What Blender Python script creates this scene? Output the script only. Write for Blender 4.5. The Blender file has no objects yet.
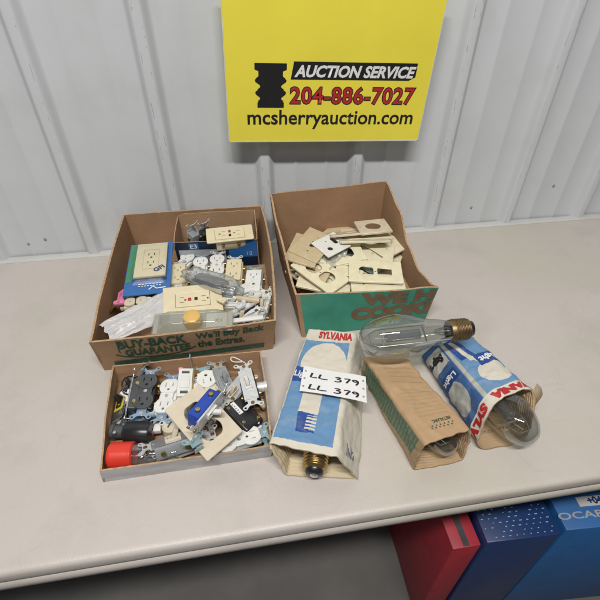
import bpy, bmesh, math, random
from mathutils import Vector, Matrix, noise
R = math.radians; PI = math.pi
random.seed(7)
S = bpy.context.scene
COL = S.collection

# ------------------------------------------------------------------ camera, world, lights, exposure
cam_d = bpy.data.cameras.new('camera'); cam = bpy.data.objects.new('camera', cam_d); COL.objects.link(cam); S.camera = cam
pitch, yaw, roll = 0.7004, 0.1408, 0.0011
F = Vector((math.sin(yaw)*math.cos(pitch), math.cos(yaw)*math.cos(pitch), -math.sin(pitch)))
Rt = Vector((math.cos(yaw), -math.sin(yaw), 0)); Up = Rt.cross(F)
R2 = math.cos(roll)*Rt + math.sin(roll)*Up; U2 = -math.sin(roll)*Rt + math.cos(roll)*Up
cam.matrix_world = Matrix(((R2.x, U2.x, -F.x, 0.6258), (R2.y, U2.y, -F.y, -1.0432), (R2.z, U2.z, -F.z, 0.6539), (0, 0, 0, 1)))
cam_d.sensor_width = 36; cam_d.sensor_fit = 'HORIZONTAL'; cam_d.lens = 36*442.96/600; cam_d.clip_start = .02; cam_d.clip_end = 60
S.render.resolution_x = 1024; S.render.resolution_y = 1024
w = bpy.data.worlds.new('World'); S.world = w; w.use_nodes = True
w.node_tree.nodes['Background'].inputs[0].default_value = (.93, .96, 1, 1)
w.node_tree.nodes['Background'].inputs[1].default_value = .085
def area(name, loc, target, sx, sy, power, col):
    d = bpy.data.lights.new(name, 'AREA'); d.shape = 'RECTANGLE'; d.size = sx; d.size_y = sy; d.energy = power; d.color = col
    o = bpy.data.objects.new(name, d); COL.objects.link(o); o.location = loc
    o.rotation_euler = (Vector(target)-Vector(loc)).to_track_quat('-Z', 'Y').to_euler(); return o
area('ceiling_strip_light', (.55, -1.62, 2.55), (.7, -.3, 0), 1.7, .10, 76, (1, .97, .92))
area('far_fill_light', (-.9, -3.2, 2.7), (.6, -.3, 0), 2.4, .25, 6, (.96, .98, 1))  # added fill lamp further back in the room, no such fixture seen
S.view_settings.view_transform = 'Standard'; S.view_settings.look = 'None'; S.view_settings.gamma = 1; S.view_settings.exposure = .08

# ------------------------------------------------------------------ materials
def newmat(name):
    m = bpy.data.materials.new(name); m.use_nodes = True
    nt = m.node_tree; return m, nt, nt.nodes['Principled BSDF']
def N(nt, t, **k):
    n = nt.nodes.new(t)
    for a, b in k.items(): setattr(n, a, b)
    return n
def mat(name, col, rough=.5, metal=0, var=.12, scale=40, bump=.0, bscale=200, dirt=None, dirtscale=6, coat=0, spec=None, alpha=1, dirtamt=.55, stain=None):
    m, nt, b = newmat(name)
    tc = N(nt, 'ShaderNodeTexCoord')
    n = N(nt, 'ShaderNodeTexNoise'); n.inputs['Scale'].default_value = scale; n.inputs['Detail'].default_value = 6
    nt.links.new(tc.outputs['Object'], n.inputs['Vector'])
    mr = N(nt, 'ShaderNodeMapRange'); mr.inputs[1].default_value = .3; mr.inputs[2].default_value = .7
    mr.inputs[3].default_value = 1-var; mr.inputs[4].default_value = 1+var
    nt.links.new(n.outputs['Fac'], mr.inputs[0])
    mul = N(nt, 'ShaderNodeMix', data_type='RGBA', blend_type='MULTIPLY'); mul.inputs[0].default_value = 1
    mul.inputs[6].default_value = (*col, 1); nt.links.new(mr.outputs[0], mul.inputs[7])
    out = mul.outputs[2]
    if dirt:
        n2 = N(nt, 'ShaderNodeTexNoise'); n2.inputs['Scale'].default_value = dirtscale; n2.inputs['Detail'].default_value = 8; n2.inputs['Roughness'].default_value = .65
        nt.links.new(tc.outputs['Object'], n2.inputs['Vector'])
        cr = N(nt, 'ShaderNodeMapRange'); cr.inputs[1].default_value = .5; cr.inputs[2].default_value = .72; cr.inputs[3].default_value = 0; cr.inputs[4].default_value = dirtamt
        nt.links.new(n2.outputs['Fac'], cr.inputs[0])
        mx = N(nt, 'ShaderNodeMix', data_type='RGBA'); nt.links.new(cr.outputs[0], mx.inputs[0]); nt.links.new(out, mx.inputs[6]); mx.inputs[7].default_value = (*dirt, 1)
        out = mx.outputs[2]
    if stain:
        n2 = N(nt, 'ShaderNodeTexNoise'); n2.inputs['Scale'].default_value = 2.6; n2.inputs['Detail'].default_value = 7; n2.inputs['Distortion'].default_value = .6
        mp = N(nt, 'ShaderNodeMapping'); mp.inputs['Location'].default_value = (3.1, 1.7, 0); nt.links.new(tc.outputs['Object'], mp.inputs[0]); nt.links.new(mp.outputs[0], n2.inputs['Vector'])
        cr = N(nt, 'ShaderNodeMapRange'); cr.inputs[1].default_value = .46; cr.inputs[2].default_value = .66; cr.inputs[4].default_value = .75; nt.links.new(n2.outputs['Fac'], cr.inputs[0])
        mx = N(nt, 'ShaderNodeMix', data_type='RGBA'); nt.links.new(cr.outputs[0], mx.inputs[0]); nt.links.new(out, mx.inputs[6]); mx.inputs[7].default_value = (*stain, 1); out = mx.outputs[2]
        sc = N(nt, 'ShaderNodeTexVoronoi', feature='DISTANCE_TO_EDGE'); sc.inputs['Scale'].default_value = 7; sc.inputs['Randomness'].default_value = 1
        nd = N(nt, 'ShaderNodeTexNoise'); nd.inputs['Scale'].default_value = 3.2; nt.links.new(tc.outputs['Object'], nd.inputs['Vector']); nt.links.new(nd.outputs['Color'], sc.inputs['Vector'])
        c2_ = N(nt, 'ShaderNodeMapRange'); c2_.inputs[1].default_value = 0; c2_.inputs[2].default_value = .006; c2_.inputs[3].default_value = .42; c2_.inputs[4].default_value = 0; nt.links.new(sc.outputs['Distance'], c2_.inputs[0])
        m3 = N(nt, 'ShaderNodeMath', operation='MULTIPLY'); nt.links.new(c2_.outputs[0], m3.inputs[0]); nt.links.new(n.outputs['Fac'], m3.inputs[1])
        mx = N(nt, 'ShaderNodeMix', data_type='RGBA'); nt.links.new(m3.outputs[0], mx.inputs[0]); nt.links.new(out, mx.inputs[6]); mx.inputs[7].default_value = (.33, .31, .28, 1); out = mx.outputs[2]
    nt.links.new(out, b.inputs['Base Color'])
    b.inputs['Roughness'].default_value = rough; b.inputs['Metallic'].default_value = metal
    if coat: b.inputs['Coat Weight'].default_value = coat
    if spec is not None: b.inputs['Specular IOR Level'].default_value = spec
    if bump:
        n3 = N(nt, 'ShaderNodeTexNoise'); n3.inputs['Scale'].default_value = bscale; n3.inputs['Detail'].default_value = 4
        nt.links.new(tc.outputs['Object'], n3.inputs['Vector'])
        bp = N(nt, 'ShaderNodeBump'); bp.inputs['Strength'].default_value = bump; bp.inputs['Distance'].default_value = .002
        nt.links.new(n3.outputs['Fac'], bp.inputs['Height']); nt.links.new(bp.outputs[0], b.inputs['Normal'])
    return m
def clear(name, tint=(1, 1, 1), gloss=.12, body=.0, bodycol=(.8, .8, .8), rough=.05, bump=0):
    m, nt, b = newmat(name)
    o = nt.nodes['Material Output']
    tr = N(nt, 'ShaderNodeBsdfTransparent'); tr.inputs[0].default_value = (*tint, 1)
    gl = N(nt, 'ShaderNodeBsdfGlossy'); gl.inputs['Roughness'].default_value = rough
    lw = N(nt, 'ShaderNodeLayerWeight'); lw.inputs[0].default_value = .35
    mr = N(nt, 'ShaderNodeMapRange'); mr.inputs[3].default_value = gloss*.35; mr.inputs[4].default_value = min(1, gloss*4)
    nt.links.new(lw.outputs['Facing'], mr.inputs[0])
    mx = N(nt, 'ShaderNodeMixShader'); nt.links.new(mr.outputs[0], mx.inputs[0]); nt.links.new(tr.outputs[0], mx.inputs[1]); nt.links.new(gl.outputs[0], mx.inputs[2])
    df = N(nt, 'ShaderNodeBsdfDiffuse'); df.inputs[0].default_value = (*bodycol, 1)
    m2 = N(nt, 'ShaderNodeMixShader'); m2.inputs[0].default_value = body
    nt.links.new(mx.outputs[0], m2.inputs[1]); nt.links.new(df.outputs[0], m2.inputs[2]); nt.links.new(m2.outputs[0], o.inputs[0])
    if bump:
        tc = N(nt, 'ShaderNodeTexCoord'); n3 = N(nt, 'ShaderNodeTexNoise'); n3.inputs['Scale'].default_value = 60; nt.links.new(tc.outputs['Object'], n3.inputs['Vector'])
        bp = N(nt, 'ShaderNodeBump'); bp.inputs['Strength'].default_value = bump; bp.inputs['Distance'].default_value = .004
        nt.links.new(n3.outputs['Fac'], bp.inputs['Height'])
        nt.links.new(bp.outputs[0], gl.inputs['Normal']); nt.links.new(bp.outputs[0], df.inputs['Normal'])
    nt.nodes.remove(b); return m
M = {}
M['wall'] = mat('white painted steel', (.575, .60, .625), .40, 0, .035, 3, .15, 12, dirt=(.44, .44, .43), dirtscale=7, dirtamt=.28)
M['seam'] = mat('dirty rib crease', (.36, .34, .31), .7, 0, .3, 60)
M['concrete'] = mat('concrete', (.12, .115, .11), .8, 0, .2, 6, .3, 60)
M['card'] = mat('brown cardboard', (.34, .212, .122), .82, 0, .10, 18, .35, 260, dirt=(.22, .125, .065), dirtscale=9, dirtamt=.5)
M['cardin'] = mat('inner cardboard', (.30, .175, .095), .85, 0, .12, 12, .3, 220, dirt=(.19, .10, .05), dirtscale=7, dirtamt=.5)
M['edge'] = mat('torn cardboard edge', (.42, .28, .16), .9, 0, .25, 150, .4, 400)
M['whitecard'] = mat('grey white coated board', (.47, .47, .48), .6, 0, .06, 20, .2, 90, dirt=(.38, .35, .32), dirtscale=12, dirtamt=.5)
M['green'] = mat('green printing ink', (.045, .25, .175), .7, 0, .14, 25, .2, 200, dirt=(.10, .16, .10), dirtscale=14, dirtamt=.5)
M['dkgreen'] = mat('dark green ink', (.022, .075, .045), .7, 0, .25, 90, dirt=(.12, .10, .055), dirtscale=45, dirtamt=.6)
M['inkbrown'] = mat('brown ink', (.17, .10, .055), .75, 0, .2, 60, dirt=(.06, .14, .09), dirtscale=40, dirtamt=.5)
M['yellow'] = mat('yellow sign plastic', (.80, .70, .07), .38, 0, .04, 8, .05, 30)
M['signedge'] = mat('white sign edge', (.6, .6, .57), .5)
M['black'] = mat('black ink', (.012, .012, .013), .45, 0, .1)
M['red'] = mat('red ink', (.42, .02, .025), .5, 0, .06)
M['white'] = mat('white plastic', (.70, .70, .68), .32, 0, .04, 60, dirt=(.45, .42, .36), dirtscale=40, dirtamt=.35)
M['ivory'] = mat('ivory plastic', (.66, .585, .40), .33, 0, .04, 50, dirt=(.50, .42, .25), dirtscale=30, dirtamt=.35)
M['almond'] = mat('almond plastic', (.60, .53, .41), .33, 0, .05, 50, dirt=(.42, .36, .24), dirtscale=30, dirtamt=.3)
M['cream'] = mat('cream plastic', (.72, .665, .49), .22, 0, .05, 40, dirt=(.44, .38, .22), dirtscale=25, dirtamt=.4)
M['tan'] = mat('tan plastic', (.55, .45, .29), .28, 0, .06, 40, dirt=(.36, .27, .15), dirtscale=25, dirtamt=.4)
M['pinkbeige'] = mat('light tan plastic', (.62, .54, .42), .28)
M['bplastic'] = mat('black plastic', (.018, .018, .02), .28, 0, .15)
M['dgrey'] = mat('dark grey plastic', (.06, .065, .07), .4, 0, .2)
M['grey'] = mat('grey plastic', (.26, .28, .29), .4, 0, .15)
M['steel'] = mat('zinc plated steel', (.66, .67, .69), .3, .85, .12, 80, .1, 100, dirt=(.25, .24, .22), dirtscale=50, dirtamt=.5)
M['steelw'] = mat('pale steel strap', (.72, .73, .74), .38, .45, .1, 80, dirt=(.35, .34, .32), dirtscale=50, dirtamt=.4)
M['bluesteel'] = mat('blue plated steel strap', (.34, .47, .62), .3, .75, .15, 80, dirt=(.08, .14, .2), dirtscale=50, dirtamt=.5)
M['teal'] = mat('teal plated strap', (.28, .42, .45), .38, .5, .15, 80)
M['brass'] = mat('brass', (.50, .36, .15), .28, .95, .2, 120, .1, 90, dirt=(.16, .10, .05), dirtscale=60, dirtamt=.7)
M['oldbrass'] = mat('tarnished brass', (.24, .17, .09), .4, .85, .3, 120, .1, 90, dirt=(.06, .045, .03), dirtscale=60, dirtamt=.8)
M['blue'] = mat('bright blue plastic', (.012, .055, .36), .3, 0, .08)
M['ltblue'] = mat('pale blue plastic', (.25, .5, .66), .35)
M['redcap'] = mat('red plastic cap', (.62, .04, .022), .36, 0, .07, 30, .05, 60)
M['pink'] = mat('pink plastic', (.66, .2, .36), .4)
M['amber'] = mat('amber dimmer knob', (.66, .42, .13), .35, 0, .04)
M['paper'] = mat('white paper', (.72, .72, .73), .6, 0, .03, 30)
M['marker'] = mat('black marker', (.015, .015, .02), .5)
M['table'] = mat('white moulded table plastic', (.51, .465, .44), .40, 0, .03, 2.2, .2, 520, dirt=(.41, .385, .35), dirtscale=5.5, dirtamt=.75, stain=(.47, .44, .37))
M['tablerim'] = mat('white table rim', (.56, .555, .54), .4, 0, .04, 10, .1, 100, dirt=(.42, .41, .38), dirtscale=10, dirtamt=.4)
M['nblue'] = mat('navy blue print', (.010, .035, .13), .4, 0, .1)
M['cblue'] = mat('blue carton', (.015, .11, .32), .45, 0, .1, 20)
M['bcard'] = mat('blue packaging card', (.03, .13, .38), .35, 0, .06)
M['gcard'] = mat('green packaging print', (.05, .22, .11), .35, 0, .06)
M['pyel'] = mat('yellow print', (.6, .5, .05), .4)
M['greyband'] = mat('silver grey print', (.34, .36, .39), .35, 0, .1)
M['glass'] = clear('thin clear glass', (.78, .80, .78), .20, .01, (.5, .55, .55), .03)
M['poly'] = clear('clear polythene', (.86, .88, .88), .16, .16, (.62, .64, .64), .22, .6)
M['polyw'] = clear('cloudy white polythene', (.8, .8, .8), .2, .62, (.74, .74, .75), .3, .8)
M['clam'] = clear('clear clamshell plastic', (.9, .91, .89), .14, .05, (.5, .5, .44), .12, .3)
M['tube'] = clear('clear tube plastic', (.9, .91, .92), .25, .05, (.6, .6, .6), .08, .3)
M['dnavy'] = mat('blue black print', (.008, .016, .04), .4, 0, .1)
M['film'] = clear('fine clear film', (.96, .97, .97), .03, .01, (.7, .7, .7), .25, .1)
M['arc'] = clear('smoky quartz arc tube', (.8, .82, .85), .35, .16, (.4, .42, .45), .05)
M['kraftin'] = mat('corrugated kraft lining', (.42, .29, .17), .85, 0, .12, 20, .3, 200)
M['paleliner'] = mat('pale corrugated lining', (.58, .49, .33), .85, 0, .1, 20, .3, 200, dirt=(.45, .35, .2), dirtscale=20)

# print masks on carton skins, driven by UV (u round the sleeve 0..4, v along it 0..1)
class G:
    def __init__(s, name, base, rough=.6):
        s.m, s.nt, s.b = newmat(name); s.b.inputs['Roughness'].default_value = rough
        uv = N(s.nt, 'ShaderNodeUVMap'); uv.uv_map = 'UVMap'
        # ink edges wander slightly
        nz = N(s.nt, 'ShaderNodeTexNoise'); nz.inputs['Scale'].default_value = 14; s.nt.links.new(uv.outputs[0], nz.inputs['Vector'])
        vm = N(s.nt, 'ShaderNodeVectorMath', operation='SUBTRACT'); vm.inputs[1].default_value = (.5, .5, .5); s.nt.links.new(nz.outputs['Color'], vm.inputs[0])
        vs = N(s.nt, 'ShaderNodeVectorMath', operation='SCALE'); vs.inputs['Scale'].default_value = .012; s.nt.links.new(vm.outputs[0], vs.inputs[0])
        va = N(s.nt, 'ShaderNodeVectorMath', operation='ADD'); s.nt.links.new(uv.outputs[0], va.inputs[0]); s.nt.links.new(vs.outputs[0], va.inputs[1])
        sp = N(s.nt, 'ShaderNodeSeparateXYZ'); s.nt.links.new(va.outputs[0], sp.inputs[0])
        s.u, s.v = sp.outputs[0], sp.outputs[1]
        s.col = s.const(base)
    def const(s, c):
        n = N(s.nt, 'ShaderNodeRGB'); n.outputs[0].default_value = (*c, 1); return n.outputs[0]
    def op(s, o, a, b=None, c=None):
        n = N(s.nt, 'ShaderNodeMath', operation=o)
        for i, x in enumerate((a, b, c)):
            if x is None: continue
            if isinstance(x, (int, float)): n.inputs[i].default_value = x
            else: s.nt.links.new(x, n.inputs[i])
        return n.outputs[0]
    def rect(s, u0, u1, v0, v1):
        a = s.op('MULTIPLY', s.op('GREATER_THAN', s.u, u0), s.op('LESS_THAN', s.u, u1))
        b = s.op('MULTIPLY', s.op('GREATER_THAN', s.v, v0), s.op('LESS_THAN', s.v, v1))
        return s.op('MULTIPLY', a, b)
    def trap(s, v0, v1, a0, b0, a1, b1):      # u between a..b, varying along v
        t = s.op('DIVIDE', s.op('SUBTRACT', s.v, v0), v1-v0)
        lo = s.op('MULTIPLY_ADD', t, a1-a0, a0); hi = s.op('MULTIPLY_ADD', t, b1-b0, b0)
        a = s.op('MULTIPLY', s.op('GREATER_THAN', s.u, lo), s.op('LESS_THAN', s.u, hi))
        b = s.op('MULTIPLY', s.op('GREATER_THAN', s.v, v0), s.op('LESS_THAN', s.v, v1))
        return s.op('MULTIPLY', a, b)
    def ell(s, cu, cv, ru, rv):
        a = s.op('POWER', s.op('DIVIDE', s.op('SUBTRACT', s.u, cu), ru), 2); b = s.op('POWER', s.op('DIVIDE', s.op('SUBTRACT', s.v, cv), rv), 2)
        return s.op('LESS_THAN', s.op('ADD', a, b), 1)
    def stripes(s, mask, axis, freq, duty):
        w_ = s.op('LESS_THAN', s.op('FRACT', s.op('MULTIPLY', s.u if axis == 'u' else s.v, freq)), duty); return s.op('MULTIPLY', mask, w_)
    def paint(s, mask, c, a=1):
        n = N(s.nt, 'ShaderNodeMix', data_type='RGBA')
        s.nt.links.new(s.op('MULTIPLY', mask, a), n.inputs[0]); s.nt.links.new(s.col, n.inputs[6]); n.inputs[7].default_value = (*c, 1); s.col = n.outputs[2]
    def done(s, wear=(.5, .45, .36), amt=.35, bump=.8):
        tc = N(s.nt, 'ShaderNodeTexCoord'); n = N(s.nt, 'ShaderNodeTexNoise'); n.inputs['Scale'].default_value = 28; n.inputs['Detail'].default_value = 9; n.inputs['Roughness'].default_value = .7
        s.nt.links.new(tc.outputs['Object'], n.inputs['Vector'])
        mr = N(s.nt, 'ShaderNodeMapRange'); mr.inputs[1].default_value = .52; mr.inputs[2].default_value = .75; mr.inputs[4].default_value = amt; s.nt.links.new(n.outputs['Fac'], mr.inputs[0])
        s.paint(mr.outputs[0], wear); s.nt.links.new(s.col, s.b.inputs['Base Color'])
        n3 = N(s.nt, 'ShaderNodeTexNoise'); n3.inputs['Scale'].default_value = 45; n3.inputs['Detail'].default_value = 6; s.nt.links.new(tc.outputs['Object'], n3.inputs['Vector'])
        bp = N(s.nt, 'ShaderNodeBump'); bp.inputs['Strength'].default_value = bump; bp.inputs['Distance'].default_value = .003
        s.nt.links.new(n3.outputs['Fac'], bp.inputs['Height']); s.nt.links.new(bp.outputs[0], s.b.inputs['Normal']); return s.m

# ------------------------------------------------------------------ mesh helpers
def I(): return Matrix.Identity(4)
def T(x, y, z): return Matrix.Translation((x, y, z))
def RX(a): return Matrix.Rotation(R(a), 4, 'X')
def RY(a): return Matrix.Rotation(R(a), 4, 'Y')
def RZ(a): return Matrix.Rotation(R(a), 4, 'Z')
class MB:
    def __init__(s): s.bm = bmesh.new()
    def add_bm(s, b, mx=None):
        if mx: bmesh.ops.transform(b, matrix=mx, verts=b.verts)
        me = bpy.data.meshes.new('tmp'); b.to_mesh(me); b.free(); s.bm.from_mesh(me); bpy.data.meshes.remove(me); return s
    def mesh(s, me, mx=None):
        b = bmesh.new(); b.from_mesh(me); return s.add_bm(b, mx)
    def box(s, c, d, bev=0, mx=None, seg=2):
        b = bmesh.new(); bmesh.ops.create_cube(b, size=1)
        bmesh.ops.transform(b, matrix=T(*c) @ Matrix.Diagonal((*d, 1)), verts=b.verts)
        if bev: bmesh.ops.bevel(b, geom=b.edges[:]+b.verts[:], offset=bev, segments=seg, affect='EDGES', profile=.5)
        return s.add_bm(b, mx)
    def cyl(s, r, h, mx=None, n=24, r2=None):
        b = bmesh.new(); bmesh.ops.create_cone(b, cap_ends=True, segments=n, radius1=r, radius2=r if r2 is None else r2, depth=h); return s.add_bm(b, mx)
    def lathe(s, prof, mx=None, n=32, cap=True):   # prof [(r,z)...] about z
        b = bmesh.new(); rings = []
        for r, z in prof:
            if r < 1e-6: rings.append([b.verts.new((0, 0, z))])
            else: rings.append([b.verts.new((r*math.cos(2*PI*i/n), r*math.sin(2*PI*i/n), z)) for i in range(n)])
        for a, c in zip(rings, rings[1:]):
            for i in range(n):
                j = (i+1) % n
                if len(a) == 1 and len(c) == 1: continue
                if len(a) == 1: b.faces.new((a[0], c[i], c[j]))
                elif len(c) == 1: b.faces.new((a[i], a[j], c[0]))
                else: b.faces.new((a[i], a[j], c[j], c[i]))
        bmesh.ops.recalc_face_normals(b, faces=b.faces)
        return s.add_bm(b, mx)
    def tube(s, pts, r, mx=None, n=8):
        b = bmesh.new(); pts = [Vector(p) for p in pts]; rings = []
        for i, p in enumerate(pts):
            d = (pts[min(i+1, len(pts)-1)]-pts[max(i-1, 0)]).normalized()
            a = d.orthogonal().normalized() if i == 0 else (a_prev - d*a_prev.dot(d)).normalized()
            a_prev = a; c = d.cross(a)
            rr = r[i] if isinstance(r, (list, tuple)) else r
            rings.append([b.verts.new(p+(a*math.cos(2*PI*k/n)+c*math.sin(2*PI*k/n))*rr) for k in range(n)])
        for a, c in zip(rings, rings[1:]):
            for i in range(n): b.faces.new((a[i], a[(i+1) % n], c[(i+1) % n], c[i]))
        b.faces.new(rings[0][::-1]); b.faces.new(rings[-1]); return s.add_bm(b, mx)
    def grid(s, f, nu, nv, closed_u=False):
        vs = [[s.bm.verts.new(f(i/nu, j/nv)) for j in range(nv+1)] for i in range(nu if closed_u else nu+1)]
        L = len(vs)
        for i in range(nu):
            for j in range(nv): s.bm.faces.new((vs[i][j], vs[(i+1) % L][j], vs[(i+1) % L][j+1], vs[i][j+1]))
        return s
    def plate(s, loops, th, bev=0, mx=None):
        return s.mesh(sheet(loops, th, bev), mx)
    def build(s, name, m, parent=None, smooth=None, mx=None):
        if mx: bmesh.ops.transform(s.bm, matrix=mx, verts=s.bm.verts)
        me = bpy.data.meshes.new(name); s.bm.to_mesh(me); s.bm.free()
        if smooth is not None:
            me.polygons.foreach_set('use_smooth', [True]*len(me.polygons))
            if smooth < 180: me.set_sharp_from_angle(angle=R(smooth))
        me.materials.append(m if not isinstance(m, str) else M[m])
        o = bpy.data.objects.new(name, me); COL.objects.link(o)
        if parent: o.parent = parent
        return o
_cache = {}
def curve_mesh(cu):
    o = bpy.data.objects.new('t', cu); COL.objects.link(o)
    dg = bpy.context.evaluated_depsgraph_get(); me = bpy.data.meshes.new_from_object(o.evaluated_get(dg), depsgraph=dg)
    bpy.data.objects.remove(o); bpy.data.curves.remove(cu); me.materials.clear(); return me
def sheet(loops, th, bev=0):
    key = (tuple(tuple((round(x, 5), round(y, 5)) for x, y in l) for l in loops), th, bev)
    if key in _cache: return _cache[key]
    cu = bpy.data.curves.new('s', 'CURVE'); cu.dimensions = '2D'; cu.fill_mode = 'BOTH'
    for l in loops:
        sp = cu.splines.new('POLY'); sp.points.add(len(l)-1); sp.use_cyclic_u = True
        for p, (x, y) in zip(sp.points, l): p.co = (x, y, 0, 1)
    cu.extrude = max(th/2-bev, 0); cu.bevel_depth = bev; cu.bevel_resolution = 1; cu.offset = -bev
    me = curve_mesh(cu); _cache[key] = me; return me
def text(body, size, bold=0, shear=0, ext=0, align='CENTER', space=1, xs=1):
    key = ('T', body, size, bold, shear, ext, align, space)
    if key not in _cache:
        cu = bpy.data.curves.new('t', 'FONT'); cu.body = body; cu.size = size; cu.offset = bold; cu.shear = shear; cu.extrude = ext
        cu.align_x = align; cu.align_y = 'CENTER'; cu.space_character = space; cu.resolution_u = 3; _cache[key] = curve_mesh(cu)
    return _cache[key]
def circ(r, cx=0, cy=0, n=24, a0=0, a1=360):
    full = abs(a1-a0) >= 360
    k = n if full else n+1
    return [(cx+r*math.cos(R(a0+(a1-a0)*i/n)), cy+r*math.sin(R(a0+(a1-a0)*i/n))) for i in range(k)]
def rct(cx, cy, w_, h_): return [(cx-w_/2, cy-h_/2), (cx+w_/2, cy-h_/2), (cx+w_/2, cy+h_/2), (cx-w_/2, cy+h_/2)]
def rrct(cx, cy, w_, h_, r, n=4):
    p = []
    for qx, qy, a in ((1, 1, 0), (-1, 1, 90), (-1, -1, 180), (1, -1, 270)):
        for i in range(n+1):
            t = R(a+90*i/n); p.append((cx+qx*(w_/2-r)+r*math.cos(t), cy+qy*(h_/2-r)+r*math.sin(t)))
    return p
def lobe(cy, r=.0168, cut=.0142, n=28):      # the truncated-round face of a duplex outlet
    return [(max(-r, min(r, r*math.cos(2*PI*i/n)*1.0)), cy+max(-cut, min(cut, r*math.sin(2*PI*i/n)))) for i in range(n)]
def tag(o, label=None, cat=None, group=None, kind=None):
    for k, v in (('label', label), ('category', cat), ('group', group), ('kind', kind)):
        if v: o[k] = v
    return o
def thing(name, mx, label, cat, group=None):
    o = bpy.data.objects.new(name, None); COL.objects.link(o); o.empty_display_size = .02
    o.matrix_world = mx; return tag(o, label, cat, group)
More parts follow.
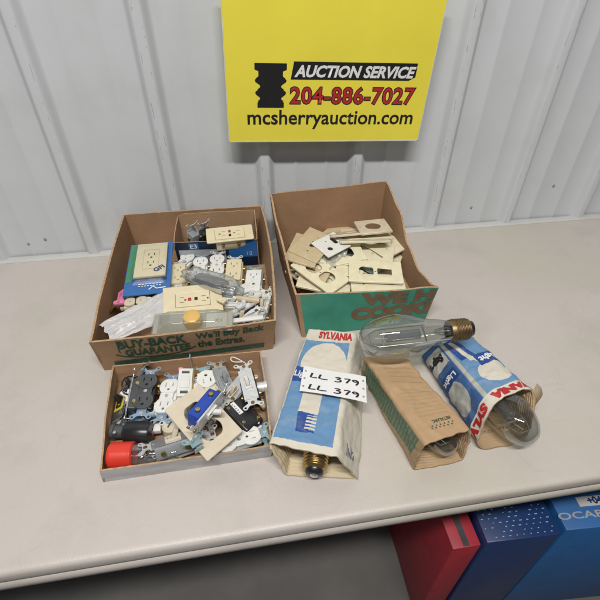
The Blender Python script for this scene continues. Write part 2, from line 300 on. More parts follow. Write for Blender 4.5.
POSES = {
 'black_duplex':(0.4300,-0.5280,0.0400,0.090,0.992,0.090,0),
 'grey_side':(0.3990,-0.5270,0.0300,0.047,0.994,0.095,-75),
 'yellow_label_switch':(0.3830,-0.5280,0.0180,0.075,0.997,0.000,-35),
 'black_plug':(0.4160,-0.5970,0.0240,-0.974,0.225,-0.037,0),
 'red_tube':(0.4370,-0.6390,0.0230,-0.995,0.101,-0.020,0),
 'white_duplex_blue':(0.4670,-0.5420,0.0380,0.160,0.986,0.053,-6),
 'almond_rocker':(0.4970,-0.5220,0.0450,0.034,0.997,0.069,8),
 'single_outlet':(0.5340,-0.5160,0.0400,-0.208,0.968,0.138,0),
 'ivory_plate':(0.5330,-0.6160,0.0600,0.603,-0.770,-0.208,5),
 'blue_switch':(0.5480,-0.6170,0.0820,0.520,0.844,-0.130,94),
 'grey_switch':(0.5660,-0.5270,0.0450,-0.307,0.951,0.031,12),
 'toggle_switch':(0.6060,-0.5450,0.0520,-0.141,0.989,-0.040,-8),
 'black_block':(0.5900,-0.5900,0.0400,-0.617,0.772,0.154,8),
 'metal_knob':(0.6230,-0.5380,0.0300,1.000,0.000,0.000,0),
 'white_duplex_right':(0.5860,-0.6400,0.0320,0.976,0.217,0.000,0),
 'strap_switch_a':(0.4850,-0.6320,0.0460,0.967,0.252,-0.042,-25),
 'strap_switch_b':(0.5030,-0.6310,0.0260,0.969,0.231,0.092,0),
 'pink_connector':(0.4530,-0.5940,0.0260,0.000,0.997,0.077,0),
 'beige_knob':(0.4750,-0.5970,0.0280,0.894,-0.447,0.000,0),
 'ivory_piece':(0.5430,-0.5360,0.0360,0.530,0.848,0.000,15),
 'blister':(0.4120,-0.2250,0.0880,-0.024,0.997,0.071,0),
 'small_carton_fl':(0.4640,-0.1700,0.1100,0.995,-0.097,0.000,0),
 'small_carton_bl':(0.4670,-0.0580,0.1100,0.999,-0.054,0.000,0),
 'gfci_in_carton':(0.5890,-0.1590,0.1160,0.999,0.054,0.000,14),
 'switch_in_carton_a':(0.5230,-0.1090,0.0850,0.164,-0.246,0.955,0),
 'switch_in_carton_b':(0.4940,-0.1050,0.0800,0.190,-0.244,0.951,0),
 'ivory_decora':(0.4710,-0.2370,0.0720,-0.070,0.997,0.046,0),
 'white_duplex_a':(0.5180,-0.2240,0.0740,0.060,0.991,0.120,0),
 'white_duplex_b':(0.5550,-0.2180,0.0740,0.052,0.993,0.105,0),
 'ivory_duplex_box':(0.5920,-0.2450,0.0760,0.099,0.990,0.099,0),
 'white_decora':(0.6320,-0.2930,0.0780,0.144,0.986,0.082,-4),
 'bag_dark':(0.5480,-0.3070,0.0980,-0.832,0.554,0.031,0),
 'gfci_plate':(0.5100,-0.3490,0.0880,0.997,0.061,-0.041,14),
 'dimmer_pack':(0.5130,-0.4130,0.0880,0.998,-0.057,0.000,8),
 'white_bag':(0.3950,-0.3840,0.0820,0.834,0.551,0.030,0),
 'pink_frame':(0.3590,-0.2950,0.0700,-0.073,0.997,0.000,0),
 'beige_bits_a':(0.3930,-0.3210,0.0720,0.998,0.042,0.042,0),
 'beige_bits_b':(0.4270,-0.3230,0.0720,0.997,0.000,0.083,0),
 'strap_pile_a':(0.6070,-0.3740,0.0780,0.862,0.492,0.123,-20),
 'strap_pile_b':(0.5920,-0.3880,0.0740,0.927,0.325,0.185,15),
 'strap_pile_c':(0.6440,-0.3720,0.0740,0.300,0.949,0.100,0),
 'strap_pile_d':(0.5860,-0.3550,0.0800,0.970,-0.243,0.000,10),
 'white_strip':(0.6070,-0.4120,0.0800,0.998,-0.029,0.057,0),
 'beige_pipe':(0.6180,-0.3600,0.0860,0.949,-0.316,0.000,0),
 'dark_cord':(0.4520,-0.4230,0.0800,0.841,0.541,0.000,0),
 'tan_plate_a':(0.7540,-0.2200,0.1000,0.371,0.928,-0.034,10),
 'tan_plate_b':(0.7740,-0.2080,0.1040,0.551,0.834,-0.016,10),
 'tan_plate_c':(0.7970,-0.2210,0.0860,0.661,0.750,0.036,6),
 'white_small_plate':(0.8140,-0.2160,0.1050,0.851,0.524,0.033,8),
 'cream_duplex_left':(0.7760,-0.2940,0.0880,0.623,-0.764,-0.170,0),
 'cream_under_left':(0.7840,-0.3060,0.0720,0.939,-0.333,-0.091,0),
 'large_plate_back':(0.8930,-0.2390,0.0860,0.932,-0.360,0.042,0),
 'cream_duplex_right':(0.8940,-0.3060,0.0870,0.979,-0.205,0.000,4),
 'cream_under_right':(0.8920,-0.3370,0.0760,0.986,-0.164,0.000,0),
 'small_cream':(0.8400,-0.2890,0.0800,0.870,-0.483,-0.097,0),
 'stand_plate_front':(0.8930,-0.1960,0.1020,0.995,-0.098,0.000,-20),
 'stand_plate_tall':(0.9210,-0.1730,0.1180,1.000,0.000,0.031,-6),
 'stand_plate_pink':(0.8720,-0.1740,0.1060,0.999,0.038,0.000,-26),
 'tan_fill_a':(0.7660,-0.2750,0.0640,0.636,-0.767,-0.088,0),
 'clear_bag':(0.8020,-0.2430,0.0920,0.661,0.749,0.044,0),
 'dark_scrap':(0.8430,-0.3120,0.0620,0.979,0.206,0.000,0),
 'grey_strip':(0.8930,-0.2450,0.0740,0.585,-0.811,0.000,0),
 'fill_b':(0.8280,-0.2560,0.0660,0.860,0.511,0.000,0),
 'fill_c':(0.9350,-0.2420,0.0620,0.492,0.871,0.000,0),
 'fill_d':(0.8420,-0.1320,0.0720,0.662,0.750,0.000,0),
 'steel_under_blue':(0.5550,-0.5690,0.0400,0.479,0.878,0.000,20),
 'clip':(0.5220,-0.6540,0.0640,-0.499,0.855,0.142,0),
 'n1':(0.4070,-0.5620,0.0120,0.936,0.351,0.000,0),
 'n2':(0.6270,-0.5620,0.0120,0.294,-0.956,0.000,0),
 'n3':(0.4430,-0.6120,0.0070,0.914,0.406,0.000,0),
 'n4':(0.6230,-0.4580,0.0070,0.832,-0.555,0.000,0),
 'n5':(0.3850,-0.5540,0.0100,0.518,0.830,0.207,20),
 'n6':(0.4620,-0.6130,0.0070,0.981,-0.196,0.000,0),
 'n7':(0.4410,-0.4610,0.0080,0.385,0.923,0.000,0),
 'n8':(0.5590,-0.5350,0.0400,0.843,0.482,0.241,0),
 'm1':(0.4440,-0.3540,0.0750,0.747,0.664,0.000,0),
 'm2':(0.5670,-0.3630,0.0920,0.781,-0.625,0.000,10),
 'm3':(0.6020,-0.3860,0.0920,0.819,0.573,0.000,0),
 'm4':(0.6430,-0.3960,0.0800,0.857,-0.429,0.286,10),
 's1':(0.6000,-0.3940,0.0700,0.920,0.383,0.077,0),
 's2':(0.6250,-0.3600,0.0720,0.607,0.794,0.000,0),
 'd1':(0.5390,-0.2620,0.0620,0.093,0.996,0.000,0),
 'd2':(0.4580,-0.2690,0.0620,0.220,0.975,0.000,0),
 'q1':(0.9360,-0.2140,0.0820,0.878,0.477,0.038,0),
 'q2':(0.8270,-0.2350,0.0900,0.991,0.120,0.060,5),
 'q3':(0.7810,-0.2520,0.0840,0.509,0.859,0.064,4),
 'q4':(0.9070,-0.1700,0.0980,0.998,-0.057,0.000,-12),
 'a1':(0.4000,-0.5050,0.0300,0.447,0.844,0.298,-40),
 'a2':(0.4330,-0.5580,0.0200,0.976,0.195,0.098,0),
 'a3':(0.4960,-0.5550,0.0380,0.464,0.881,0.093,0),
 'a4':(0.5780,-0.5540,0.0440,0.656,0.749,0.094,10),
 'a5':(0.6140,-0.6070,0.0200,0.445,-0.890,0.099,0),
 'a6':(0.4800,-0.5570,0.0220,-0.462,0.883,0.084,0),
 'b1':(0.6220,-0.3370,0.0740,0.984,0.157,0.079,0),
 'b2':(0.5950,-0.3250,0.0780,0.883,0.462,0.084,10),
 'b3':(0.4770,-0.1840,0.0660,0.529,0.846,0.070,0),
 'b4':(0.3810,-0.2950,0.0620,0.957,0.279,0.080,0),
 'wire1':(0.5870,-0.5060,0.0500,0.474,0.880,0.000,0),
 'wire2':(0.4040,-0.5090,0.0400,0.268,0.964,0.000,20),
 'wire3':(0.4890,-0.5570,0.0360,0.447,0.894,0.000,0),
}
def pose(n, dz=0):
    x, y, z, dx, dy, dz_, rl = POSES[n]
    Y = Vector((dx, dy, dz_)).normalized(); Z = Vector((0, 0, 1)); Z = (Z-Y*Z.dot(Y)).normalized(); X = Y.cross(Z)
    m = Matrix(((X.x, Y.x, Z.x, x), (X.y, Y.y, Z.y, y), (X.z, Y.z, Z.z, z+dz), (0, 0, 0, 1)))
    return m @ RY(rl)
def nz(p, s, seed=0): return noise.noise(Vector((p[0]*s+seed*7.3, p[1]*s-seed*3.1, p[2]*s+seed*1.7)))

# ------------------------------------------------------------------ setting: floor, wall, table
mb = MB(); mb.box((.8, -1.6, -.80), (12, 9, .1)); tag(mb.build('floor', 'concrete'), kind='structure')
# ribbed steel wall
SP = .2286
def wall_prof(x):
    k = round(x/SP); d = abs(x-k*SP); y = 0
    if d < .026:
        q_ = min(1, max(0, (.026-d)/.0185)); y = -.019*q_*q_*(3-2*q_)
    for q in (1/3, 2/3):
        e = abs(x-(math.floor(x/SP)+q)*SP)
        if e < .006: y = -.0015*min(1, (.006-e)/.004)
    return y
xs = []
for k in range(-8, 17):
    for dx in (-.026, -.0225, -.019, -.016, -.0135, -.011, -.009, -.0075, .0075, .009, .011, .0135, .016, .019, .0225, .026): xs.append(k*SP+dx)
    for q in (1/3, 2/3):
        for dx in (-.006, -.002, .002, .006): xs.append((k+q)*SP+dx)
xs.sort()
mb = MB(); bm = mb.bm; zs = [-.78, -.3, 0, .3, .7, 1.2, 2.2]
vs = [[bm.verts.new((x, wall_prof(x), z)) for z in zs] for x in xs]
for a, b in zip(vs, vs[1:]):
    for j in range(len(zs)-1): bm.faces.new((a[j], b[j], b[j+1], a[j+1]))
wl = mb.build('ribbed_wall', 'wall', None, 35); tag(wl, 'white ribbed steel sheet wall behind the table', 'wall')
for k in range(-4, 12):       # thin dirty crease lines down each rib, broken up
    mb = MB(); rnd = random.Random(k+50)
    for sx in (-.0064, .0066):
        z = -.05
        while z < .75:
            l = rnd.choice((.003, .006, .012, .03))*rnd.uniform(.6, 1.4)
            if rnd.random() < .6: mb.tube([(k*SP+sx+rnd.uniform(-.0005, .0005), -.0189, z), (k*SP+sx+rnd.uniform(-.0004, .0004), -.0189, z+l)], rnd.uniform(.00025, .0006), n=5)
            z += l+rnd.uniform(0, .02)*(1+2*rnd.random())
    mb.build('crease', 'seam', wl)
for x, z in ((.118, .045), (.345, .09), (.575, .05), (1.26, .05), (1.49, .10), (.075, .035)):
    mb = MB(); mb.lathe([(0, 0), (.0035, .0), (.0035, .0015), (0, .0025)], T(x, -.0005, z) @ RX(90), 12); mb.build('screw', 'grey', wl)

# table: moulded top with rolled edge, legs
tb = thing('folding_table', T(.8, -.39, 0), 'long white plastic folding table with scuffed top and rolled edge', 'table')
prof = [(-.004, 0), (-.2, 0), (-.4, 0), (-.6, 0), (-.758, 0), (-.764, -.0007), (-.7680, -.0028), (-.7698, -.007), (-.7705, -.017), (-.7695, -.0225), (-.7665, -.0245), (-.7665, -.0265), (-.7700, -.0285), (-.7715, -.036), (-.7715, -.0430), (-.7690, -.0455), (-.764, -.0455), (-.762, -.040), (-.74, -.030), (-.40, -.030), (-.03, -.030), (-.004, -.040)]
mb = MB(); bm = mb.bm; XS = [-.45, 0, .5, 1, 1.5, 2.0]
vs = [[bm.verts.new((x-.8, y*(1-.022*(x-.76))+.39, z)) for y, z in prof] for x in XS]
for a, b in zip(vs, vs[1:]):
    for j in range(len(prof)):
        k = (j+1) % len(prof); bm.faces.new((a[j], a[k], b[k], b[j]))
bm.faces.new(vs[0]); bm.faces.new(vs[-1][::-1]); bmesh.ops.recalc_face_normals(bm, faces=bm.faces)
mb.build('tabletop', 'table', tb, 50)
mb = MB(); mb.box((.0, .372, .0006), (2.40, .026, .0030), .001); mb.build('back_rim', 'tablerim', tb, 40)
for x in (-.3, 1.85):
    for y in (-.66, -.10):
        mb = MB(); mb.tube([(x-.8, y+.39, -.03), (x-.8, y+.39, -.75)], .014, n=16); mb.build('leg', 'dgrey', tb, 60)
# ------------------------------------------------------------------ sign
sg = thing('yellow_sign', Matrix(((math.cos(R(-2.5)), 0, -math.sin(R(-2.5)), .8265), (0, 1, 0, -.047), (math.sin(R(-2.5)), 0, math.cos(R(-2.5)), .2765), (0, 0, 0, 1))) @ Matrix.Diagonal((.972, 1, .972, 1)),
           'yellow auction sign with phone number leaning on the ribbed wall', 'sign')
# local: x across (-.226...226), z up, faces -y
def wrp(): return RX(90)     # text plane xy -> xz facing -y
mb = MB(); mb.box((0, 0, .155), (.452, .004, .31), .0006); mb.build('board', 'yellow', sg)
mb = MB(); mb.box((0, -.0002, .0012), (.4535, .0048, .0022)); mb.box((-.2262, -.0002, .155), (.0016, .0048, .309)); mb.box((.2262, -.0002, .155), (.0016, .0048, .309)); mb.build('board_edge', 'signedge', sg)
mb = MB(); mb.mesh(text('mcsherryauction.com', .0445, .0007, 0, 0, 'CENTER', 1.0), T(.010, -.0026, .0540) @ RX(90) @ Matrix.Diagonal((1.0, 1, 1, 1))); web = mb.build('web_address', 'black', sg)
mb = MB(); mb.mesh(text('204-886-7027', .0475, .0024, .0, 0, 'CENTER', 1.06), T(.053, -.0026, .1000) @ RX(90)); num_o = mb.build('phone_outline', 'black', sg)
mb = MB(); mb.mesh(text('204-886-7027', .0475, .0006, .0, 0, 'CENTER', 1.06), T(.053, -.0029, .1000) @ RX(90)); num = mb.build('phone_number', 'red', sg)
mb = MB(); mb.plate([[(-.088, .1345), (.176, .1345), (.190, .142), (.190, .169), (-.082, .169)]], .0006, 0, T(0, -.0024, 0) @ RX(90)); mb.build('title_band', 'black', sg)
mb = MB(); mb.mesh(text('AUCTION SERVICE', .031, .0012, .25), T(.052, -.0031, .1495) @ RX(90)); ttl = mb.build('title_lettering', 'paper', sg)
for sx in (-.1, .1):
    mb = MB(); mb.box((sx, .0145, .24), (.03, .0245, .03), .002); mb.build('standoff_block', 'dgrey', sg)
# black notched emblem (column silhouette)
def emb():
    p = []
    half = [(.030, .080), (.030, .090), (.024, .092), (.024, .1)]
    prof_ = [(.029, .0765), (.029, .0865), (.0255, .0900)]
    for i in range(9): t = PI*(i/8); prof_.append((.0285-.0055*math.sin(t), .0900+.011*(i/8)))
    prof_ += [(.0315, .1035), (.0335, .1065), (.0320, .1100), (.0275, .1125)]
    for i in range(9): t = PI*(i/8); prof_.append((.0285-.006*math.sin(t), .1140+.012*(i/8)))
    prof_ += [(.0325, .1285), (.034, .132), (.031, .136), (.026, .140), (.026, .150), (.034, .153), (.034, .165)]
    return [(x, z) for x, z in prof_]+[(-x, z) for x, z in prof_[::-1]]
mb = MB(); mb.plate([emb()], .0006, 0, T(-.131, -.0024, 0) @ RX(90)); mb.build('emblem', 'black', sg)

# ------------------------------------------------------------------ cardboard boxes
def wallpanel(mbx, b0, b1, zprof, lean_t0, lean_t1, th, seed, bow=.002, nx=36, nzv=8, inward=None):
    """b0,b1 floor ends, lean_t0/1 top ends (x,y); zprof(s)->top height. solid slab"""
    b0, b1, t0, t1 = Vector((*b0, 0)), Vector((*b1, 0)), Vector((*lean_t0, 0)), Vector((*lean_t1, 0))
    d = (b1-b0).normalized(); nin = Vector((-d.y, d.x, 0))
    def P(s, t, k):
        z = zprof(s)*t; p = (b0.lerp(b1, s)).lerp(t0.lerp(t1, s), t)
        bw = bow*math.sin(PI*s)*t + .0012*nz((s*3, t*2, 0), 1.5, seed)
        e = .0006*nz((s*30, 0, 0), 1, seed+3)*t
        return p + nin*(th*k - bw) + Vector((0, 0, z+e+.0006))
    b = bmesh.new()
    for k in (0, 1):
        pass
    g = [[[b.verts.new(P(i/nx, j/nzv, k)) for j in range(nzv+1)] for i in range(nx+1)] for k in (0, 1)]
    for i in range(nx):
        for j in range(nzv):
            b.faces.new((g[0][i][j], g[0][i+1][j], g[0][i+1][j+1], g[0][i][j+1]))
            b.faces.new((g[1][i][j], g[1][i][j+1], g[1][i+1][j+1], g[1][i+1][j]))
        b.faces.new((g[0][i][nzv], g[0][i+1][nzv], g[1][i+1][nzv], g[1][i][nzv])).material_index = 1
        b.faces.new((g[0][i][0], g[1][i][0], g[1][i+1][0], g[0][i+1][0]))
    for j in range(nzv):
        b.faces.new((g[0][0][j], g[0][0][j+1], g[1][0][j+1], g[1][0][j])); b.faces.new((g[0][nx][j], g[1][nx][j], g[1][nx][j+1], g[0][nx][j+1]))
    bmesh.ops.recalc_face_normals(b, faces=b.faces)
    # cut edge shows the paler corrugated core
    me = bpy.data.meshes.new('p'); b.to_mesh(me); b.free(); mbx.bm.from_mesh(me); bpy.data.meshes.remove(me)
    return P
def interp(pts):
    def f(s):
        for (a, za), (b, zb) in zip(pts, pts[1:]):
            if s <= b: t = (s-a)/(b-a); t = t*t*(3-2*t); return za+(zb-za)*t
        return pts[-1][1]
    return f
def lin(a, b): return lambda s: a+(b-a)*s
def box4(root, base, top, zps, mats, th=.0042, seed=1, bows=(.003, .003, .003, .003), outer='card'):
    """order: front(left->right), right(front->back), back(right->left), left(back->front)"""
    names = ['front_panel', 'side_panel', 'back_panel', 'side_panel']; Ps = []; inv = root.matrix_world.inverted()
    for i in range(4):
        j = (i+1) % 4; mbx = MB(); P = wallpanel(mbx, base[i], base[j], zps[i], top[i], top[j], th, seed+i, bows[i])
        o = mbx.build(names[i], mats[i], root, 30, inv); o.data.materials.append(M['edge']); Ps.append(P)
    mbx = MB(); bx, by = [p[0] for p in base], [p[1] for p in base]
    vsb = [mbx.bm.verts.new((p[0], p[1], .0025)) for p in base]; vst = [mbx.bm.verts.new((p[0], p[1], .0005)) for p in base]
    mbx.bm.faces.new(vsb); mbx.bm.faces.new(vst[::-1])
    mbx.build('bottom_panel', 'cardin', root, None, inv)
    return Ps
def decal(root, P, item, s0, s1, t0, t1, name, m, flip=False, parent=None, off=.0008, label=None):
    """map a flat mesh (x across, y up, in metres, centred) onto panel P between s0..s1, t0..t1"""
    me = item; b = bmesh.new(); b.from_mesh(me)
    xs_ = [v.co.x for v in b.verts]; ys_ = [v.co.y for v in b.verts]; x0, x1, y0, y1 = min(xs_), max(xs_), min(ys_), max(ys_)
    for v in b.verts:
        a = (v.co.x-x0)/(x1-x0); c = (v.co.y-y0)/(y1-y0)
        s, t = s0+(s1-s0)*a, t0+(t1-t0)*c
        p = P(s, t, 0); q = P(s, t, 1); v.co = p+(p-q).normalized()*off
    mbx = MB(); mbx.add_bm(b); o = mbx.build(name, m, parent or root, None, (parent or root).matrix_world.inverted())
    return o
def gridrect(nx=24, ny=6):
    k = ('gr', nx, ny)
    if k not in _cache:
        b = bmesh.new(); bmesh.ops.create_grid(b, x_segments=nx, y_segments=ny, size=1); me = bpy.data.meshes.new('g'); b.to_mesh(me); b.free(); _cache[k] = me
    return _cache[k]
def strokes(paths, wd, n=0):
    """flat ribbon strokes -> mesh, in xy"""
    b = bmesh.new()
    for pth in paths:
        pts = [Vector((*p, 0)) for p in pth]; L = []; Rr = []
        for i, p in enumerate(pts):
            d = (pts[min(i+1, len(pts)-1)]-pts[max(0, i-1)]).normalized(); q = Vector((-d.y, d.x, 0))*wd/2
            L.append(b.verts.new(p+q)); Rr.append(b.verts.new(p-q))
        for i in range(len(pts)-1): b.faces.new((L[i], Rr[i], Rr[i+1], L[i+1]))
    me = bpy.data.meshes.new('st'); b.to_mesh(me); b.free(); return me

# box 1: shallow brown box with green printing
b1 = thing('cardboard_box', T(.50, -.24, 0), 'wide brown cardboard box printed BUY-BACK GUARANTEE on its front', 'box')
P1 = box4(b1, [(.333, -.432), (.658, -.420), (.655, -.030), (.342, -.028)], [(.333, -.446), (.667, -.434), (.672, -.026), (.330, -.022)],
          [interp([(0, .090), (.5, .088), (1, .090)]), interp([(0, .090), (.3, .098), (1, .112)]), lin(.112, .111), interp([(0, .111), (.7, .098), (1, .090)])],
          ['card', 'card', 'cardin', 'cardin'], seed=2, bows=(.002, .010, .002, .004))
pf = P1[0]
decal(b1, pf, text('BUY-BACK', .03, .0011), .130, .500, .68, .96, 'printed_lettering', 'dkgreen')
decal(b1, pf, text('GUARANTEE', .03, .0011), .155, .515, .42, .65, 'printed_lettering', 'dkgreen')
decal(b1, pf, text("We'll Buy Back", .03, .0009), .550, .935, .68, .95, 'printed_lettering', 'dkgreen')
decal(b1, pf, text('the Extras.', .03, .0009), .555, .825, .43, .68, 'printed_lettering', 'dkgreen')
arc = [[(math.cos(R(a))*1.0, math.sin(R(a))*.5) for a in range(198, 343, 6)]]
decal(b1, pf, strokes(arc, .05), .10, .55, .31, .52, 'printed_swoosh', 'dkgreen')
arc = [[(math.cos(R(a))*1.0, math.sin(R(a))*.5) for a in range(120, 200, 6)]]
decal(b1, pf, strokes(arc, .10), .125, .16, .55, .93, 'printed_swoosh', 'dkgreen')
st = decal(b1, pf, gridrect(40, 4), .075, .945, .13, .29, 'printed_stripe', 'dkgreen')
decal(b1, pf, text('CERAMIC FLOOR TILE', .03, .001), .38, .66, .10, .20, 'stripe_lettering', 'card', parent=st, off=.0012) if False else None
dm = strokes([[(i*.03, 0), (i*.03+.018, 0)] for i in range(15)], .03)
decal(b1, pf, dm, .36, .66, .18, .24, 'stripe_marks', 'card', parent=st, off=.0013)

# box 2: taller box with green front
b2 = thing('cardboard_box', T(.85, -.23, 0), 'taller cardboard box with green printed front, full of wall plates', 'box')
P2 = box4(b2, [(.722, -.395), (.990, -.385), (.968, -.088), (.705, -.105)], [(.711, -.378), (1.000, -.392), (.976, -.075), (.688, -.097)],
          [interp([(0, .101), (.75, .098), (.93, .101), (1, .099)]),
           interp([(0, .099), (.10, .086), (.28, .078), (.50, .098), (.72, .150), (1, .182)]),
           interp([(0, .182), (.5, .178), (1, .180)]), interp([(0, .180), (.4, .150), (1, .101)])],
          ['green', 'card', 'cardin', 'cardin'], seed=9, bows=(.002, .004, .003, .003))
pf = P2[0]
decal(b2, pf, text('WE H', .03, .0022), .455, .99, .66, .97, 'printed_lettering', 'inkbrown')
decal(b2, pf, text('COOKI', .03, .0022), .385, .99, .28, .62, 'printed_lettering', 'inkbrown')
decal(b2, pf, gridrect(4, 16), -.0, .03, .0, .99, 'brown_corner', 'card', off=.0006)

# tray
tr = thing('shallow_tray', T(.50, -.56, 0), 'shallow cardboard tray with grey front wall, full of loose outlets and switches', 'tray')
P3 = box4(tr, [(.374, -.664), (.634, -.657), (.632, -.468), (.362, -.466)], [(.3785, -.666), (.637, -.661), (.634, -.458), (.362, -.458)],
          [lin(.034, .036), interp([(0, .036), (1, .038)]), lin(.038, .038), interp([(0, .038), (1, .034)])],
          ['whitecard', 'whitecard', 'cardin', 'card'], th=.0028, seed=15, bows=(.001, .002, .001, .002))
mb = MB(); mb.box((0, 0, 0), (.0015, .010, .045), .0004, T(.003, .098, .026)); mb.build('corner_flap', 'whitecard', tr)

# ------------------------------------------------------------------ bulb sleeves (crumpled square cartons lying down)
class Sleeve:
    def __init__(s, front, back, seed, rnd_=.16, amp=.004, pinch=.0):
        s.f = [Vector(p) for p in front]; s.b = [Vector(p) for p in back]; s.seed = seed; s.r = rnd_; s.amp = amp
        s.c = sum(s.f+s.b, Vector())/8
    def corner(s, q, a):      # a: perimeter 0..4 with softened corners
        i = int(math.floor(a)) % 4; fr = a-math.floor(a)
        p = q[i].lerp(q[(i+1) % 4], fr); r = s.r
        if fr < r:
            o = q[(i-1) % 4].lerp(q[i], 1-r); e = q[i].lerp(q[(i+1) % 4], r); t = .5+.5*fr/r; p = o.lerp(q[i], t).lerp(q[i].lerp(e, t), t)
        elif fr > 1-r:
            o = q[i].lerp(q[(i+1) % 4], 1-r); k = q[(i+1) % 4]; e = k.lerp(q[(i+2) % 4], r); t = .5*(fr-(1-r))/r; p = o.lerp(k, t).lerp(k.lerp(e, t), t)
        return p
    def raw(s, a, v):
        return s.corner(s.f, a).lerp(s.corner(s.b, a), v)
    def pos(s, a, v, off=0, inner=False):
        p = s.raw(a, v); e = .01
        du = s.raw(a+e, v)-s.raw(a-e, v); dv = s.raw(a, min(1, v+e))-s.raw(a, v-e); n = du.cross(dv)
        n = n.normalized()
        axis = s.f[0].lerp(s.f[2], .5).lerp(s.b[0].lerp(s.b[2], .5), v)
        if n.dot(p-axis) < 0: n = -n
        k = s.amp*(nz(p, 14, s.seed)+.35*nz(p, 32, s.seed+5)+.25*nz(p, 80, s.seed+8)) + s.amp*.5*abs(nz(p, 22, s.seed+2))
        cr_ = (1-min(1, abs(nz(p, 17, s.seed+11))*3.2))**4; cr2 = (1-min(1, abs(nz(p, 30, s.seed+17))*4))**3
        k += s.amp*(.55*cr_-.35*cr2)
        p = p+n*(k+off)
        lo = .0008+max(0, off) if off > -.0015 else .0052+off*.5
        if p.z < lo: p.z = lo
        return p
    def build(s, root, skin, lining, nu=96, nv=80, edge='edge', v0f=None):
        v0g = v0f or (lambda a: 0); v0f = lambda a: v0g(a % 4)+.010*nz((math.cos(a*PI/2)*2, math.sin(a*PI/2)*2, 0), 2.2, s.seed)
        inv = root.matrix_world.inverted()
        mb = MB(); bm = mb.bm; uvl = bm.loops.layers.uv.new('UVMap')
        V = [[bm.verts.new(s.pos(4*i/nu, v0f(4*i/nu)+(1-v0f(4*i/nu))*j/nv)) for j in range(nv+1)] for i in range(nu)]
        for i in range(nu):
            for j in range(nv):
                k = (i+1) % nu; f = bm.faces.new((V[i][j], V[k][j], V[k][j+1], V[i][j+1]))
                cs = [(4*i/nu, j), (4*(i+1)/nu, j), (4*(i+1)/nu, j+1), (4*i/nu, j+1)]
                for lp, (a, jj) in zip(f.loops, cs):
                    lp[uvl].uv = (a, v0f(a % 4)+(1-v0f(a % 4))*jj/nv)
        # crumpled closed end
        cen = bm.verts.new(sum((v[nv].co for v in V), Vector())/nu)
        for i in range(nu):
            f = bm.faces.new((V[i][nv], V[(i+1) % nu][nv], cen))
            for lp in f.loops: lp[uvl].uv = (4*i/nu, 1)
        skin_o = mb.build('printed_skin', skin, root, 60, inv)
        mb = MB(); bm = mb.bm; nw = 150; th = .0028
        def rip(v): return .0007*math.cos(v*2*PI*44)
        W = [[bm.verts.new(s.pos(4*i/nu, v0f(4*i/nu)+(1-v0f(4*i/nu))*j/nw, -th+rip(j/nw))) for j in range(nw+1)] for i in range(nu)]
        Z = [bm.verts.new(s.pos(4*i/nu, v0f(4*i/nu), -.0002)) for i in range(nu)]
        for i in range(nu):
            k = (i+1) % nu
            bm.faces.new((Z[i], Z[k], W[k][0], W[i][0]))
            for j in range(nw): bm.faces.new((W[i][j], W[i][j+1], W[k][j+1], W[k][j]))
        mb.build('corrugated_lining', lining, root, 60, inv)
    def put(s, root, me, a0, a1, v0, v1, name, m, rot=0, off=.0007, parent=None, label=None):
        """map flat mesh onto perimeter a0..a1 (x) and length v0..v1 (y), after rotating it by rot quarter turns"""
        b = bmesh.new(); b.from_mesh(me); bmesh.ops.transform(b, matrix=RZ(90*rot), verts=b.verts)
        bmesh.ops.subdivide_edges(b, edges=[e for e in b.edges if e.calc_length() > .008], cuts=2)
        xs_ = [v.co.x for v in b.verts]; ys_ = [v.co.y for v in b.verts]; x0, x1, y0, y1 = min(xs_), max(xs_), min(ys_), max(ys_)
        for v in b.verts:
            A = a0+(a1-a0)*(v.co.x-x0)/(x1-x0); Vv = v0+(v1-v0)*(v.co.y-y0)/(y1-y0)
            v.co = s.pos(A, Vv, off)
        mbx = MB(); mbx.add_bm(b); o = mbx.build(name, m, root, None, root.matrix_world.inverted())
        if label: o['label'] = label
        return o
BLUE = (.115, .245, .43); DBLUE = (.012, .06, .26); OFFW = (.60, .56, .48)
# carton 1: blue and white, screw base sticking out, lot tag on top
s1 = Sleeve([(.630, -.674, .068), (.726, -.711, .070), (.768, -.712, 0), (.656, -.690, 0)], [(.727, -.432, .060), (.815, -.457, .060), (.838, -.470, 0), (.742, -.425, 0)], 3, .10, .0034)
c1 = thing('bulb_carton', T(.73, -.58, 0), 'blue and white bulb carton with brass screw base poking out, paper tag on top', 'bulb carton', 'bulb cartons on the table')
g = G('blue white carton print', OFFW)
g.paint(g.trap(.045, .885, .03, .93, .03, .93), BLUE)
g.paint(g.ell(.52, .665, .42, .205), OFFW)
g.paint(g.rect(.30, .62, .245, .56), OFFW)
g.paint(g.trap(.110, .245, .34, .52, .30, .56), DBLUE)
g.paint(g.stripes(g.rect(.46, .62, .118, .232), 'v', 44, .55), OFFW)
g.paint(g.rect(.46, .62, .118, .13), DBLUE)
g.paint(g.rect(.03, .30, .475, .61), DBLUE)
s1.build(c1, g.done(), 'paleliner', v0f=lambda a: .0 if a < 1.02 or a > 3.9 else (-.015*min(1, (a-1.0)/.5)))
s1.put(c1, text('SYLVANIA', .03, .0016), .28, .97, .91, .985, 'brand_lettering', 'red')
s1.put(c1, text('Light', .03, .0008), .05, .34, .505, .575, 'word_lettering', 'paper')
tl = strokes([[(0, i*.006), (.02+.012*((i*7) % 3), i*.006)] for i in range(6)], .0022)
s1.put(c1, tl, 1.30, 1.62, .05, .13, 'small_print', M['nblue'], 1)
